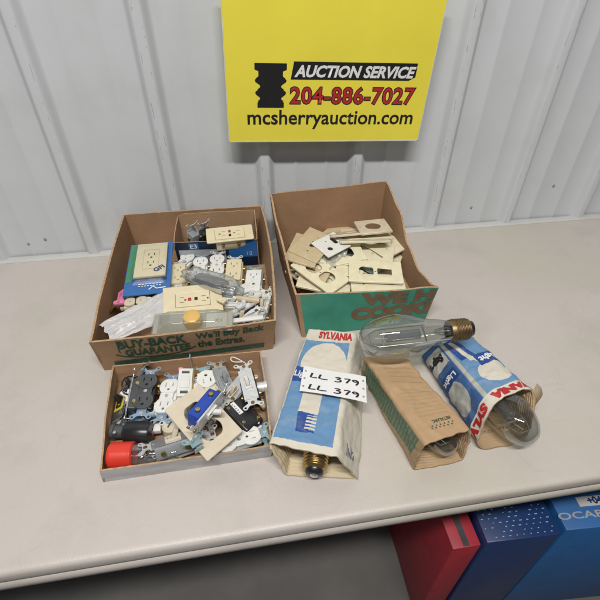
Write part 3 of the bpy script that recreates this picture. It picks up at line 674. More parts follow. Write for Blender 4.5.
# lot tag, its own sheet lying over the carton
lt = thing('lot_tag', T(.738, -.575, .074), 'white paper lot tag handwritten LL 379 twice, on a blue bulb carton', 'tag')
A_, B_, C_, D_ = [Vector(p)+Vector((.003, .011, 0)) for p in ((.701, -.551, .0755), (.802, -.585, .074), (.790, -.6375, .0755), (.686, -.603, .0765))]
def tagp(u, v, k=0):
    p = D_.lerp(C_, u).lerp(A_.lerp(B_, u), v); p.z += -.0035*max(0, (u-.72)/.28)**2+.0012*math.sin(u*5+v*2)+k; return p
mb = MB(); mb.grid(lambda u, v: tagp(u, v), 24, 10); inv = lt.matrix_world.inverted()
mb.build('paper_sheet', 'paper', lt, 60, inv)
def hand(ox, oy, sc):
    def q(pts): return [(ox+x*sc, oy+y*sc) for x, y in pts]
    def spl(pts, n=6):
        out = []
        for i in range(len(pts)-1):
            p0, p1, p2, p3 = pts[max(i-1, 0)], pts[i], pts[i+1], pts[min(i+2, len(pts)-1)]
            for k in range(n):
                t = k/n; out.append(tuple(.5*(2*p1[j]+(p2[j]-p0[j])*t+(2*p0[j]-5*p1[j]+4*p2[j]-p3[j])*t*t+(3*p1[j]-p0[j]-3*p2[j]+p3[j])*t**3) for j in (0, 1)))
        return out+[pts[-1]]
    Lp = [(.1, 1), (.04, .5), (0, .05), (.3, .0), (.55, .05)]; L2 = [(.85, .95), (.78, .5), (.75, .08), (1.0, -.02), (1.5, .05)]
    th = [(2.15, .92), (2.45, 1.02), (2.6, .85), (2.35, .6), (2.62, .45), (2.6, .12), (2.3, -.05), (2.1, .08)]
    sv = [(2.95, .9), (3.25, .98), (3.45, .92), (3.3, .5), (3.15, .0)]
    nn = [(4.15, .85), (3.9, .98), (3.72, .75), (3.9, .55), (4.15, .8), (4.15, .4), (4.0, -.1)]
    return [q(spl(c)) for c in (Lp, L2, th, sv, nn)]
me = strokes(hand(.12, .58, .180)+hand(.12, .12, .180), .034)
for v in me.vertices: pass
b = bmesh.new(); b.from_mesh(me)
for v in b.verts:
    u_, v_ = v.co.x, v.co.y; v.co = tagp(u_*.98+.02, v_*1.0, .0006)
mb = MB(); mb.add_bm(b); mb.build('handwriting', 'marker', lt, None, inv)
for u_ in (.045, .955):
    for v_ in (.2, .5, .8):
        mb = MB(); mb.lathe([(0, .0), (.0019, .0)], T(*(tagp(u_, v_, .0005))), 12); mb.build('punched_hole', 'grey', lt, None, inv)

# carton 2: brown kraft, green side
s2 = Sleeve([(.858, -.712, .073), (.935, -.699, .075), (.938, -.702, 0), (.850, -.707, 0)], [(.815, -.524, .066), (.892, -.545, .070), (.900, -.535, 0), (.822, -.515, 0)], 11, .09, .0034)
c2 = thing('bulb_carton', T(.88, -.62, 0), 'brown kraft bulb carton with green printed side, between two blue cartons', 'bulb carton', 'bulb cartons on the table')
g = G('kraft carton print', (.41, .27, .15))
GR = (.035, .16, .11)
g.paint(g.trap(.06, .96, 3.30, 3.93, 3.05, 3.90), GR, .85)
g.paint(g.stripes(g.rect(3.1, 3.9, .05, .97), 'v', 24, .22), (.30, .26, .15), .8)
for vv in (.72, .78, .84): g.paint(g.stripes(g.rect(.25, .85, vv, vv+.012), 'u', 23, .7), (.27, .17, .09), .6)
for k in range(8): g.paint(g.stripes(g.rect(.22, .86, .24+.045*k, .25+.045*k), 'u', 31+k, .75), (.27, .18, .09), .5)
g.paint(g.rect(.18, .85, .648, .652), (.14, .09, .05), .8)
s2.build(c2, g.done((.36, .22, .11), .4), 'kraftin', v0f=lambda a: 0 if a < 1 or a > 3.9 else -.035*math.sin(PI*min(1, (a-1)/2.9)))
s2.put(c2, text('METALARC', .03, .0008), .42, .80, .155, .19, 'green_lettering', M['dkgreen'], 2)
s2.put(c2, strokes([[(i*.006, .004*(i % 2)), (i*.006+.004, .004*(i % 2))] for i in range(12)], .0022), .30, .80, .10, .135, 'small_print', M['dkgreen'])

# carton 3: blue, SYLVANIA band round the open end, glass dome sticking out
ax = Vector((-.16, .98, 0)).normalized(); wv = Vector((.957, .29, 0))
Fr = Vector((.985, -.660, .078))
s3 = Sleeve([(.985, -.660, .080), (1.079, -.633, .078), (1.062, -.690, .0), (.962, -.696, .0)], [(.962, -.500, .062), (1.030, -.478, .066), (1.035, -.470, 0), (.940, -.490, 0)], 21, .36, .0040)
c3 = thing('bulb_carton', T(1.01, -.58, 0), 'blue bulb carton on its side at right, clear glass dome sticking out', 'bulb carton', 'bulb cartons on the table')
g = G('blue band carton print', BLUE)
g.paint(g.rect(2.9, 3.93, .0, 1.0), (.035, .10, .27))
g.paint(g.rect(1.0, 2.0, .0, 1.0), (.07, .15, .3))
g.paint(g.ell(.58, .33, .36, .15), OFFW)
g.paint(g.trap(.42, .82, .50, .72, .08, .22), OFFW)
g.paint(g.trap(.60, 1.0, .12, .50, .02, .36), DBLUE)
g.paint(g.trap(.55, .9, .30, .42, .16, .26), OFFW)
g.paint(g.rect(.42, .98, .44, .60), DBLUE)
g.paint(g.ell(3.46, .36, .30, .17), (.38, .39, .36))
g.paint(g.rect(3.2, 3.85, .50, .62), (.012, .05, .2))
g.paint(g.rect(3.05, 3.88, .70, .93), (.45, .45, .42))
g.paint(g.rect(-.06, .05, .0, 1), (.42, .40, .34)); g.paint(g.rect(3.95, 4.1, .0, 1), (.42, .40, .34))
g.paint(g.rect(-.1, 4.1, -.2, .125), OFFW)
s3.build(c3, g.done(), 'kraftin', v0f=lambda a: .0)
s3.put(c3, text('LVANIA', .03, .0022), .08, 1.08, .018, .105, 'brand_lettering', 'red', 2)
s3.put(c3, text('SYLV', .03, .0022), 3.15, 3.88, .018, .105, 'brand_lettering', 'red', 2)
s3.put(c3, text('Light', .03, .0012), .48, .94, .475, .57, 'word_lettering', 'paper', 2)
s3.put(c3, text('Light', .03, .0010), 3.28, 3.8, .53, .60, 'word_lettering', 'paper', 2)
s3.put(c3, text('Super', .03, .0025, .2), 3.12, 3.82, .76, .88, 'script_lettering', 'black', 2)
# torn flap at the mouth
mb = MB()
def fl(u, v):
    p = Vector((1.079, -.633, .080)).lerp(Vector((1.074, -.640, .030)), u); q = p+Vector((-.006, -.024, -.004)); r = p.lerp(q, v*(1-.35*u)); r.x += .004*math.sin(3*v)+.002*nz((u*3, v*3, 0), 1, 4); return r
mb.grid(fl, 8, 8); o_ = mb.build('torn_flap', 'paleliner', c3, 60, c3.matrix_world.inverted())

# ------------------------------------------------------------------ bulbs
def bulb(mx, length, rad, label, glass='glass', base='brass', inner=True, group=None):
    """axis +Y from dome to base tip; origin at centre of the whole lamp"""
    t = thing('light_bulb', mx, label, 'light bulb', group)
    A = RX(-90)   # lathe z -> +y
    L = length; bl = .045; g0 = -L/2; g1 = L/2-bl
    H = g1-g0; pr = []
    n = 40
    for i in range(n+1):
        u = i/n
        if u < .42: x = u/.42; r = rad*math.sqrt(max(0, 1-(1-x)**2))**.85
        elif u < .85: x = (u-.42)/.43; r = rad+( .023-rad)*(x*x*(3-2*x))
        else: r = .023-.005*((u-.85)/.15)
        pr.append((r if i else 0, g0+H*u))
    mb = MB(); mb.lathe(pr, A, 48); mb.build('glass_envelope', glass, t, 180)
    sc = [(.0175, g1-.002), (.0192, g1)]
    k = 5; n = 60
    for i in range(n+1): sc.append((.0190+.0011*math.sin(2*PI*k*i/n)-.001*(i/n), g1+.006+.027*i/n))
    sc.append((.014, g1+.036))
    mb = MB(); mb.lathe(sc, A, 36); ba = mb.build('screw_base', base, t, 60)
    mb = MB(); mb.lathe([(.0142, g1+.0355), (.013, g1+.041), (.006, g1+.0435), (0, g1+.0435)], A, 28); mb.build('insulator', 'bplastic', ba, 60)
    mb = MB(); mb.lathe([(.006, g1+.0435), (.0045, g1+.0452), (0, g1+.0455)], A, 16); mb.build('contact', 'steel', ba, 60)
    if inner:
        mb = MB(); mb.tube([(0, g0+H*.28, 0), (0, g0+H*.30, 0), (0, g0+H*.66, 0), (0, g0+H*.68, 0)], [.003, .0088, .0088, .003], n=18); at = mb.build('arc_tube', 'arc', t, 50)
        fr_ = MB(); q = .016
        fr_.tube([(q, g1, 0), (q, g0+H*.2, 0), (q*.6, g0+H*.12, 0), (-q*.6, g0+H*.12, 0), (-q, g0+H*.2, 0), (-q, g0+H*.75, 0)], .0010, n=6)
        for yy in (.25, .72): fr_.tube([(-q, g0+H*yy, 0), (q, g0+H*yy, 0)], .0014, n=6)
        fr_.tube([(0, g1+.002, 0), (0, g0+H*.72, .0)], .0012, n=6)
        fr_.build('support_frame', 'steel', t, 60)
        mb = MB(); mb.tube([(0, g1, 0), (0, g0+H*.84, 0)], [.009, .005], n=14); mb.build('stem', 'glass', t, 60)
    return t
def aim(c, d, rl=0):
    Y = Vector(d).normalized(); Z = Vector((0, 0, 1)); Z = (Z-Y*Z.dot(Y)).normalized(); X = Y.cross(Z)
    return Matrix(((X.x, Y.x, Z.x, c[0]), (X.y, Y.y, Z.y, c[1]), (X.z, Y.z, Z.z, c[2]), (0, 0, 0, 1))) @ RY(rl)
bulb(aim((.902, -.532, .118), (1, .0, .01), 20), .205, .0385, 'large clear bulb lying across the tops of two cartons, tarnished base to the right', base='oldbrass')
bulb(aim((.722, -.612, .030), (-.27, -.96, -.05)), .21, .0255, 'bulb inside the tagged blue carton, brass screw base showing')
bulb(aim((.886, -.612, .035), (-.25, .97, 0)), .205, .0305, 'clear bulb deep inside the brown carton, dome end showing')
bulb(aim((1.019, -.608, .039), (-.2, .98, .0)), .215, .0370, 'clear bulb in the right hand carton, dome sticking out of the mouth')

# ------------------------------------------------------------------ electrical devices
EAR = [(-.0165, .0525), (-.0165, .044), (-.008, .041), (-.008, .036), (.008, .036), (.008, .041), (.0165, .044), (.0165, .0525), (.010, .0530), (.007, .0485), (-.007, .0485), (-.010, .0530)]
def ear_round(sg_):
    pts = [(.008, .034), (.008, .041)]
    pts += [(.0135+.0043*math.cos(R(a)), .0485+.0043*math.sin(R(a))) for a in range(-80, 161, 20)]
    pts += [(.006, .0465), (-.006, .0465)]
    pts += [(-.0135+.0043*math.cos(R(a)), .0485+.0043*math.sin(R(a))) for a in range(20, 261, 20)]
    pts += [(-.008, .041), (-.008, .034)]
    return [(x, y*sg_) for x, y in pts]
def strap_mb(full=True, wd=.016):
    mb = MB()
    for s_ in (1, -1):
        mb.plate([ear_round(s_), circ(.0022, .0135, .0485*s_, 10), circ(.0022, -.0135, .0485*s_, 10), circ(.0020, 0, .0415*s_, 10)], .0012, 0, T(0, 0, -.0015))
    mb.box((0, 0, -.0018), (wd, .070, .0010))
    return mb
def mscrews(t, m='steel'):
    for s_ in (1, -1):
        mb = MB(); mb.lathe([(.0034, 0), (.0032, .0010), (0, .0019)], T(0, .0418*s_, -.0008), 14); mb.lathe([(.0016, -.014), (.0016, 0)], T(0, .0418*s_, -.0008), 8)
        mb.build('mounting_screw', m, t, 40)
def housing(body, t, w_=.031, l_=.066, d_=.024, screws=True, side='brass'):
    mb = MB(); mb.box((0, 0, -.0025-d_/2), (w_, l_, d_), .002); h = mb.build('housing', body, t, 40)
    if screws:
        for sx in (-1, 1):
            for y in (-.018, .018):
                mb = MB(); mb.lathe([(0, .004), (.0038, .0035), (.0042, 0)], T(sx*w_/2, y, -.012) @ RY(90*sx), 14); mb.build('terminal_screw', side, h, 40)
    return h
def duplex(mx, label, face='white', strap='steelw', body=None, slot=True, group=None, cat='outlet', dep=.024, scr=True):
    t = thing('duplex_outlet', mx, label, cat, group); body = body or face
    housing(body, t, d_=dep, screws=scr); strap_mb().build('strap', strap, t); mscrews(t)
    for cy in (.0195, -.0195):
        mb = MB(); mb.plate([lobe(cy), rct(-.0063, cy+.003, .0016, .0085), rct(.0063, cy+.003, .0016, .0070), circ(.0024, 0, cy-.0068, 12)], .0050, .0004, T(0, 0, .0012)); f = mb.build('face', face, t, 40)
        mb = MB(); mb.box((0, cy+.0005, -.0002), (.020, .020, .0008)); mb.build('slots', 'bplastic', f)
    mb = MB(); mb.box((0, 0, .0008), (.022, .014, .0028), .0004); mb.build('bridge', face, t)
    mb = MB(); mb.lathe([(.0032, .0), (.0032, .0008), (0, .0014)], T(0, 0, .0023), 14); mb.build('centre_screw', 'steel', t, 40)
    return t
def decora(mx, label, face='white', strap='steelw', kind='outlet', group=None, cat='outlet', body=None, name='decorator_outlet'):
    t = thing(name, mx, label, cat, group)
    housing(body or face, t, .038, .067, .028); strap_mb().build('strap', strap, t); mscrews(t)
    holes = []
    for cy in (.0165, -.0165):
        holes += [rct(-.0063, cy+.003, .0016, .0085), rct(.0063, cy+.003, .0016, .0070), circ(.0024, 0, cy-.0062, 12)]
    if kind == 'gfci': holes = holes+[rct(-.0062, 0, .0075, .0052), rct(.0062, 0, .0075, .0052)]
    mb = MB(); mb.plate([rrct(0, 0, .0330, .0665, .0015)]+holes, .0060, .0005, T(0, 0, .0015)); f = mb.build('face', face, t, 40)
    mb = MB(); mb.box((0, 0, -.0003), (.027, .056, .0008)); mb.build('slots', 'bplastic', f)
    if kind == 'gfci':
        mb = MB(); mb.box((-.0062, 0, .003), (.0068, .0046, .005), .0006); mb.build('reset_button', 'red', f)
        mb = MB(); mb.box((.0062, 0, .003), (.0068, .0046, .005), .0006); mb.build('test_button', 'black', f)
    return t
def toggle(mx, label, lever='white', strap='steelw', body='bplastic', group=None, dep=.020, up=1, name='toggle_switch', cover='steelw'):
    t = thing(name, mx, label, 'switch', group)
    housing(body, t, .028, .060, dep, side='brass')
    strap_mb(wd=.024).build('strap', strap, t); mscrews(t, 'oldbrass')
    mb = MB(); mb.plate([rct(0, 0, .0240, .066), rct(0, 0, .0108, .0245), circ(.0018, 0, .030, 10), circ(.0018, 0, -.030, 10)], .0012, 0, T(0, 0, -.0004)); mb.build('cover_plate', cover, t)
    mb = MB(); mb.plate([rrct(0, 0, .0108, .0245, .001), rct(0, 0, .0074, .0170)], .0045, .0004, T(0, 0, .0016)); mb.build('bezel', lever, t, 40)
    mb = MB(); mb.box((0, 0, .007), (.0062, .0075, .018), .0012, RX(-28*up)); mb.build('lever', lever, t, 40)
    return t
def plate(mx, label, colm, kind='duplex', group='plastic wall plates in the green fronted box', w_=.070, h_=.1145, seed=0):
    t = thing('wall_plate', mx, label, 'wall plate', group)
    if kind == 'duplex': holes = [lobe(.0195, .0176, .0152), lobe(-.0195, .0176, .0152), circ(.0019, 0, 0, 10)]
    elif kind == 'duplex_wide': holes = [[(y, x) for x, y in lobe(.0210, .0175, .0150)], [(y, x) for x, y in lobe(-.0210, .0175, .0150)], circ(.0019, 0, 0, 10)]
    elif kind == 'toggle': holes = [rct(0, 0, .0104, .0242), circ(.0019, 0, .030, 10), circ(.0019, 0, -.030, 10)]
    elif kind == 'double_toggle': holes = [rct(-.023, 0, .0104, .0242), rct(.023, 0, .0104, .0242), circ(.0019, .023, .030, 10), circ(.0019, -.023, -.030, 10), circ(.0019, .023, -.030, 10), circ(.0019, -.023, .030, 10)]
    elif kind == 'decora': holes = [rrct(0, 0, .0335, .067, .0015), circ(.0019, 0, .048, 10), circ(.0019, 0, -.048, 10)]
    elif kind == 'wide_decora': holes = [rrct(0, -.006, .075, .056, .002), circ(.0019, .048, .03, 10), circ(.0019, -.048, -.03, 10)]
    elif kind == 'despard': holes = [rrct(0, .021, .026, .011, .0045), rrct(0, -.021, .026, .011, .0045), circ(.0019, 0, .0, 10)]
    elif kind == 'single': holes = [circ(.0178, 0, 0, 28), circ(.0019, 0, .030, 10), circ(.0019, 0, -.030, 10)]
    elif kind == 'blank': holes = [circ(.0019, 0, .030, 10), circ(.0019, 0, -.030, 10)]
    mb = MB(); mb.plate([rrct(0, 0, w_, h_, .0025)]+holes, .0026, .0010)
    # turned-down rim
    hw, hh = w_/2-.0010, h_/2-.0010
    for cx, cy, dx, dy in ((0, hh, w_-.002, .0015), (0, -hh, w_-.002, .0015), (hw, 0, .0015, h_-.0052), (-hw, 0, .0015, h_-.0052)):
        mb.box((cx, cy, -.0019), (dx, dy, .0026))
    mb.build('plate', colm, t, 50)
    return t

# ---- tray contents
GT = 'loose outlets and switches in the shallow tray'
duplex(pose('black_duplex'), 'black duplex outlet with blue eared strap, top left of the tray', 'dgrey', 'bluesteel', 'bplastic', group=GT)
toggle(pose('grey_side'), 'grey switch turned on its side beside the black outlet in the tray', 'white', 'steel', 'dgrey', group=GT, cover='grey')
t = toggle(pose('yellow_label_switch'), 'black switch with yellow label by the left wall of the tray', 'bplastic', 'steel', 'bplastic', group=GT, cover='dgrey')
mb = MB(); mb.box((0, -.004, .0012), (.020, .026, .001)); mb.build('yellow_label', 'pyel', t)
# black plug
t = thing('cord_connector', pose('black_plug'), 'round black cord connector lying left of centre in the tray', 'connector')
mb = MB(); mb.lathe([(0, -.030), (.0165, -.030), (.0185, -.027), (.0185, .004), (.0165, .008), (.0165, .012), (.011, .016), (0, .016)], RX(-90), 32); mb.build('body', 'bplastic', t, 40)
mb = MB(); mb.lathe([(.0105, .012), (.0105, .030), (.0125, .031), (.0125, .036), (.008, .038), (0, .038)], RX(-90), 24); mb.build('cord_grip', 'dgrey', t, 40)
for sx in (-1, 1):
    mb = MB(); mb.lathe([(.0026, 0), (.0026, .003), (0, .0035)], T(sx*.009, .026, .0085), 12); mb.build('clamp_screw', 'steel', t)
# tube with red cap
t = thing('red_capped_tube', pose('red_tube'), 'clear plastic tube of small parts with bright red cap, front left of the tray', 'tube')
mb = MB(); mb.lathe([(0, -.054), (.0165, -.054), (.0175, -.050), (.0175, .014)], RX(-90), 36); mb.build('tube_wall', 'tube', t, 40)
mb = MB(); pr = [(0, .052), (.0185, .052), (.0200, .050)]
for i in range(12): pr += [(.0203+.0003*(i % 2), .048-.0026*i)]
pr += [(.0205, .016), (.0180, .014)]
mb.lathe(pr, RX(-90), 44); mb.build('cap', 'redcap', t, 40)
mb = MB(); rnd = random.Random(5)
for i in range(46):
    a = rnd.uniform(0, 6.28); r_ = rnd.uniform(0, .012); y = rnd.uniform(-.05, .010)
    mb.tube([(r_*math.cos(a), y, r_*math.sin(a)), (r_*math.cos(a)+rnd.uniform(-.006, .006), y+rnd.uniform(-.010, .010), r_*math.sin(a)*.8)], rnd.uniform(.0010, .0028), n=7)
mb.build('metal_parts', 'steel', t, 40)
duplex(pose('white_duplex_blue'), 'white duplex outlet with blue strap next to the black outlet in the tray', 'white', 'bluesteel', 'white', group=GT)
t = thing('combination_device', pose('almond_rocker'), 'almond device with white centre panel standing against the tray back', 'switch', GT)
mb = MB(); mb.box((0, 0, -.013), (.026, .058, .026), .002); mb.build('housing', 'almond', t, 40)
mb = MB(); mb.plate([rrct(0, 0, .024, .058, .0015), rct(0, .021, .013, .006), rct(0, -.021, .013, .006)], .003, .0004, T(0, 0, .0015)); f = mb.build('face', 'white', t, 40)
mb = MB(); mb.box((0, 0, .0003), (.018, .052, .0006)); mb.build('window_recess', 'dgrey', f)
mb = MB(); mb.box((0, 0, .0035), (.016, .026, .002), .0006); mb.build('rocker', 'white', f, 40)
mb = MB(); mb.box((.0140, .006, -.004), (.0025, .062, .016), .0005); mb.build('side_strap', 'brass', t, 40)
mb = MB(); mb.box((-.010, .032, -.003), (.008, .006, .005), .001); mb.build('pink_tab', 'pink', t)
t = thing('single_outlet', pose('single_outlet'), 'white round single outlet with grey strap against the tray back', 'outlet', GT)
housing('white', t, .030, .040, .024)
mb = MB(); mb.plate([circ(.0175, n=32), rct(-.0063, -.004, .0018, .008), rct(.0063, -.004, .0018, .008), circ(.0028, 0, .0075, 12)], .0055, .0005, T(0, 0, .0015)); f = mb.build('face', 'white', t, 40)
mb = MB(); mb.box((0, 0, -.0003), (.02, .022, .0008)); mb.build('slots', 'bplastic', f)
mb = MB()
mb.box((0, 0, -.0016), (.014, .046, .0011))
for s_ in (1, -1): mb.plate([[(x*1.25, y*.62) for x, y in ear_round(s_)], circ(.002, .016, .0300*s_, 10), circ(.002, -.016, .0300*s_, 10)], .0012, 0, T(0, 0, -.0015))
mb.build('strap', 'teal', t)
# big ivory plate
plate(pose('ivory_plate'), 'large almond duplex plate lying diagonally over the outlets in the tray', 'almond', 'duplex', None, .069, .110)
toggle(pose('blue_switch'), 'blue bodied switch standing on edge on top of the almond plate', 'white', 'steelw', 'blue', group=GT, cover='steelw')
toggle(pose('grey_switch'), 'grey metal switch lying under the steel faced toggle switch in the tray', 'grey', 'steel', 'grey', group=GT, cover='grey')
toggle(pose('toggle_switch'), 'white toggle switch with steel strap at top right of the tray', 'white', 'steelw', 'bplastic', group=GT)
t = thing('black_block', pose('black_block'), 'chunky black plastic device with small white label, right side of tray', 'connector', GT)
mb = MB(); mb.box((0, -.008, -.014), (.040, .062, .032), .006, seg=3); mb.build('body', 'bplastic', t, 40)
mb = MB(); mb.box((-.003, .006, .0022), (.008, .026, .0006), 0, RZ(-2)); lb = mb.build('white_label', 'paper', t)
mb = MB()
for i in range(5): mb.box((-.0045+.0008*(i % 2), -.003+i*.0045, .0027), (.003, .002, .0003))
mb.build('label_marks', 'grey', lb)
for x_, y_ in ((-.014, .014), (-.012, -.022), (.013, -.030)):
    mb = MB(); mb.lathe([(.003, 0), (.003, .002), (0, .0026)], T(x_, y_, .0018), 12); mb.build('screw', 'brass', t)
t = thing('metal_bushing', pose('metal_knob'), 'small silver metal bushing against the right wall of the tray', 'fitting')
mb = MB(); mb.lathe([(.006, -.012), (.011, -.012), (.011, -.004), (.0095, -.003), (.0095, .010), (.0115, .011), (.0115, .015), (.006, .016)], RX(-90), 28); mb.build('bushing', 'steelw', t, 40)
duplex(pose('white_duplex_right'), 'white duplex outlet with grey strap, front right corner of the tray', 'white', 'teal', 'grey', group=GT, dep=.004, scr=False)
toggle(pose('strap_switch_a'), 'steel strapped switch lying above the red capped tube', 'almond', 'steelw', 'grey', group=GT, cover='steel')
toggle(pose('strap_switch_b'), 'steel strapped switch half under the almond plate beside the tube', 'white', 'steelw', 'white', group=GT, dep=.009, cover='steelw')
t = thing('small_connector', pose('pink_connector'), 'small pink and white connector in the middle of the tray', 'connector')
mb = MB(); mb.box((0, 0, -.004), (.012, .014, .010), .0012); mb.build('body', 'white', t, 40)
mb = MB(); mb.box((-.008, 0, -.004), (.003, .018, .010), .0008); mb.build('pink_strip', 'pink', t)
t = thing('beige_device', pose('beige_knob'), 'rounded beige device beside the edge of the almond plate', 'switch')
mb = MB(); mb.lathe([(0, .006), (.010, .006), (.0135, .003), (.0140, -.010), (0, -.010)], None, 28); mb.build('body', 'almond', t, 40)
mb = MB(); mb.box((0, 0, .0065), (.012, .0025, .001)); mb.build('slot', 'dgrey', t)
t = thing('ivory_switch', pose('ivory_piece'), 'ivory switch body wedged behind the almond plate in the tray', 'switch', GT)
mb = MB(); mb.box((0, 0, -.010), (.024, .046, .022), .002); mb.build('housing', 'ivory', t, 40)
mb = MB(); mb.box((.006, .002, .002), (.0045, .040, .003), .0005); mb.build('steel_bar', 'steelw', t, 40)

# ---- box 1 contents
GB = 'outlets loose in the box printed BUY-BACK GUARANTEE'
t = thing('blister_pack', pose('blister'), 'blue and green carded pack holding an ivory outlet, left side of the box', 'package')
W_, H_ = .094, .172
mb = MB(); mb.box((0, 0, 0), (W_, H_, .003), .0006); mb.build('backing_card', 'bcard', t)
mb = MB(); mb.plate([[(-.045, .083), (-.045, -.05), (-.034, -.045), (-.028, .03), (-.010, .055), (.012, .070), (.028, .083)]], .0006, 0, T(0, 0, .0020)); mb.build('green_print', 'gcard', t)
mb = MB(); mb.plate([rrct(-.018, .063, .018, .010, .003)], .0006, 0, T(0, 0, .0027)); mb.build('yellow_badge', 'pyel', t)
mb = MB(); mb.box((0, 0, 0), (.066, .114, .006), .001, T(.004, .018, .006)); pl = mb.build('wall_plate', 'ivory', t, 40)
mb = MB(); mb.plate([rrct(0, 0, .034, .067, .001), rrct(0, 0, .0325, .0655, .001)], .0006, 0, T(.004, .018, .0094)); mb.build('face_outline', 'tan', pl)
mb = MB()
for cy in (.032, .004):
    for dx in (-.006, .006): mb.box((.004+dx, cy+.003, .0094), (.0018, .007, .0006))
    mb.box((.004, cy-.008, .0094), (.004, .004, .0006))
mb.build('slots', 'bplastic', pl)
mb = MB(); mb.mesh(text('GFI', .017, .0006), T(.023, -.017, .0097) @ RZ(35)); mb.build('printed_letters', 'nblue', pl)
mb = MB(); mb.box((.004, -.043, .0030), (.070, .006, .0006)); mb.build('navy_band', 'nblue', t)
mb = MB(); mb.mesh(strokes([[(i*.007, 0), (i*.007+.005, 0)] for i in range(7)]+[[(i*.006, -.006), (i*.006+.004, -.006)] for i in range(8)], .0022), T(-.018, -.056, .0022)); mb.mesh(strokes([[(0, 0), (.008, .010), (.016, .002), (.034, .004)]], .003), T(.004, -.074, .0022)); mb.build('white_print', 'paper', t)
mb = MB(); mb.grid(lambda u, v: Vector(((u-.5)*W_*.86+.002, (v-.5)*H_*.80+.012, .0125*min(1, 8*min(u, 1-u, v, 1-v))+.0018)), 16, 20); mb.build('clear_blister', 'film', t, 40)
# small carton
fl_, fr__ = Vector(POSES['small_carton_fl'][:3]), Vector((.655, -.170, .11))
t = thing('small_carton', T(.55, -.11, 0), 'small open cardboard carton with blue and black printed front inside the big box', 'box')
Pq = box4(t, [(.466, -.158), (.652, -.172), (.650, -.060), (.466, -.052)], [(.460, -.158), (.650, -.173), (.652, -.056), (.463, -.044)],
          [lin(.104, .106), lin(.106, .118), interp([(0, .118), (.5, .116), (.93, .114), (1, .108)]), lin(.108, .104)],
          ['dnavy', 'card', 'card', 'card'], th=.002, seed=31, bows=(.001, .001, .001, .001))
pf = Pq[0]
decal(t, pf, gridrect(10, 6), .64, .985, .56, .985, 'blue_panel', 'cblue', off=.0006)
decal(t, pf, gridrect(10, 3), .04, .60, .42, .80, 'silver_band', 'greyband', off=.0009)
decal(t, pf, gridrect(2, 2), .17, .29, .80, .975, 'blue_square', M['cblue'], off=.0009)
decal(t, pf, text('E3', .02, .0003), .19, .27, .835, .945, 'printed_letters', 'paper', off=.0013)
decal(t, pf, strokes([[(i*.006, .004*0), (i*.006+.0045, 0)] for i in range(13)]+[[(i*.005, -.006), (i*.005+.0035, -.006)] for i in range(9)], .0020), .14, .48, .52, .66, 'small_print', 'nblue', off=.0014)
decal(t, pf, strokes([[(0, 0), (0, .01)], [(.006, 0), (.006, .01)], [(.006, 0), (.010, 0)], [(.006, .01), (.010, .01)], [(.010, 0), (.010, .01)]], .0015), .86, .92, .60, .70, 'size_mark', 'greyband', off=.0014)
t = decora(pose('gfci_in_carton'), 'ivory protected outlet lying in the top of the small carton', 'ivory', 'brass', 'gfci', group=GB)
mb = MB(); mb.plate([rrct(0, 0, .046, .106, .003), rrct(0, 0, .0336, .0671, .001)], .004, .001, T(0, 0, .0012)); mb.build('ivory_cover', 'ivory', t, 50)
toggle(pose('switch_in_carton_a'), 'dark switch standing in the small carton beside the ivory outlet', 'white', 'steelw', 'bplastic', cover='dgrey')
toggle(pose('switch_in_carton_b'), 'steel strapped switch in the left end of the small carton', 'almond', 'steelw', 'grey')
decora(pose('ivory_decora'), 'ivory rectangular outlet standing right of the carded pack', 'ivory', 'steelw', group=GB)
duplex(pose('white_duplex_a'), 'white outlet behind the clear bag, left one of two below the small carton', 'white', 'teal', group=GB)
duplex(pose('white_duplex_b'), 'white outlet behind the clear bag, right one of two below the small carton', 'white', 'steelw', group=GB)
decora(pose('ivory_duplex_box'), 'ivory outlet between two white ones below the small carton', 'ivory', 'steelw', group=GB)
decora(pose('white_decora'), 'white rectangular outlet against the right wall of the box', 'white', 'teal', group=GB, body='grey')
# clear bag with dark thing
def blob_bag(mx, lx, ly, lz, name, label, m, seed, nu=40, nv=20, group=None, cat='plastic bag', rough_=.22):
    t = thing(name, mx, label, cat, group)
    mb = MB()
    def f(u, v):
        a = 2*PI*u; b = PI*(v-.5)
        x, y, z = math.cos(b)*math.cos(a), math.cos(b)*math.sin(a), math.sin(b)
        k = 1+rough_*nz((x*2, y*2, z*2), 1.4, seed)+.12*nz((x*7, y*7, z*7), 1, seed)
        e = lambda q: math.copysign(abs(q)**.8, q)
        return Vector((e(x)*lx*k, e(y)*ly*k, z*lz*k))
    mb.grid(f, nu, nv, True); mb.build('bag_film', m, t, 180); return t
t = blob_bag(pose('bag_dark'), .024, .068, .014, 'clear_bag', 'clear plastic bag holding a dark cord in the middle of the box', 'poly', 4)
mb = MB(); pts = []
for i in range(60):
    a = i*.62; pts.append((.012*math.cos(a)+.002*math.sin(i), .034*math.sin(a*.97)+.002, .004*math.sin(a*.37)))
mb.tube(pts, .0034, n=8); mb.build('dark_cord', 'bplastic', t, 60)
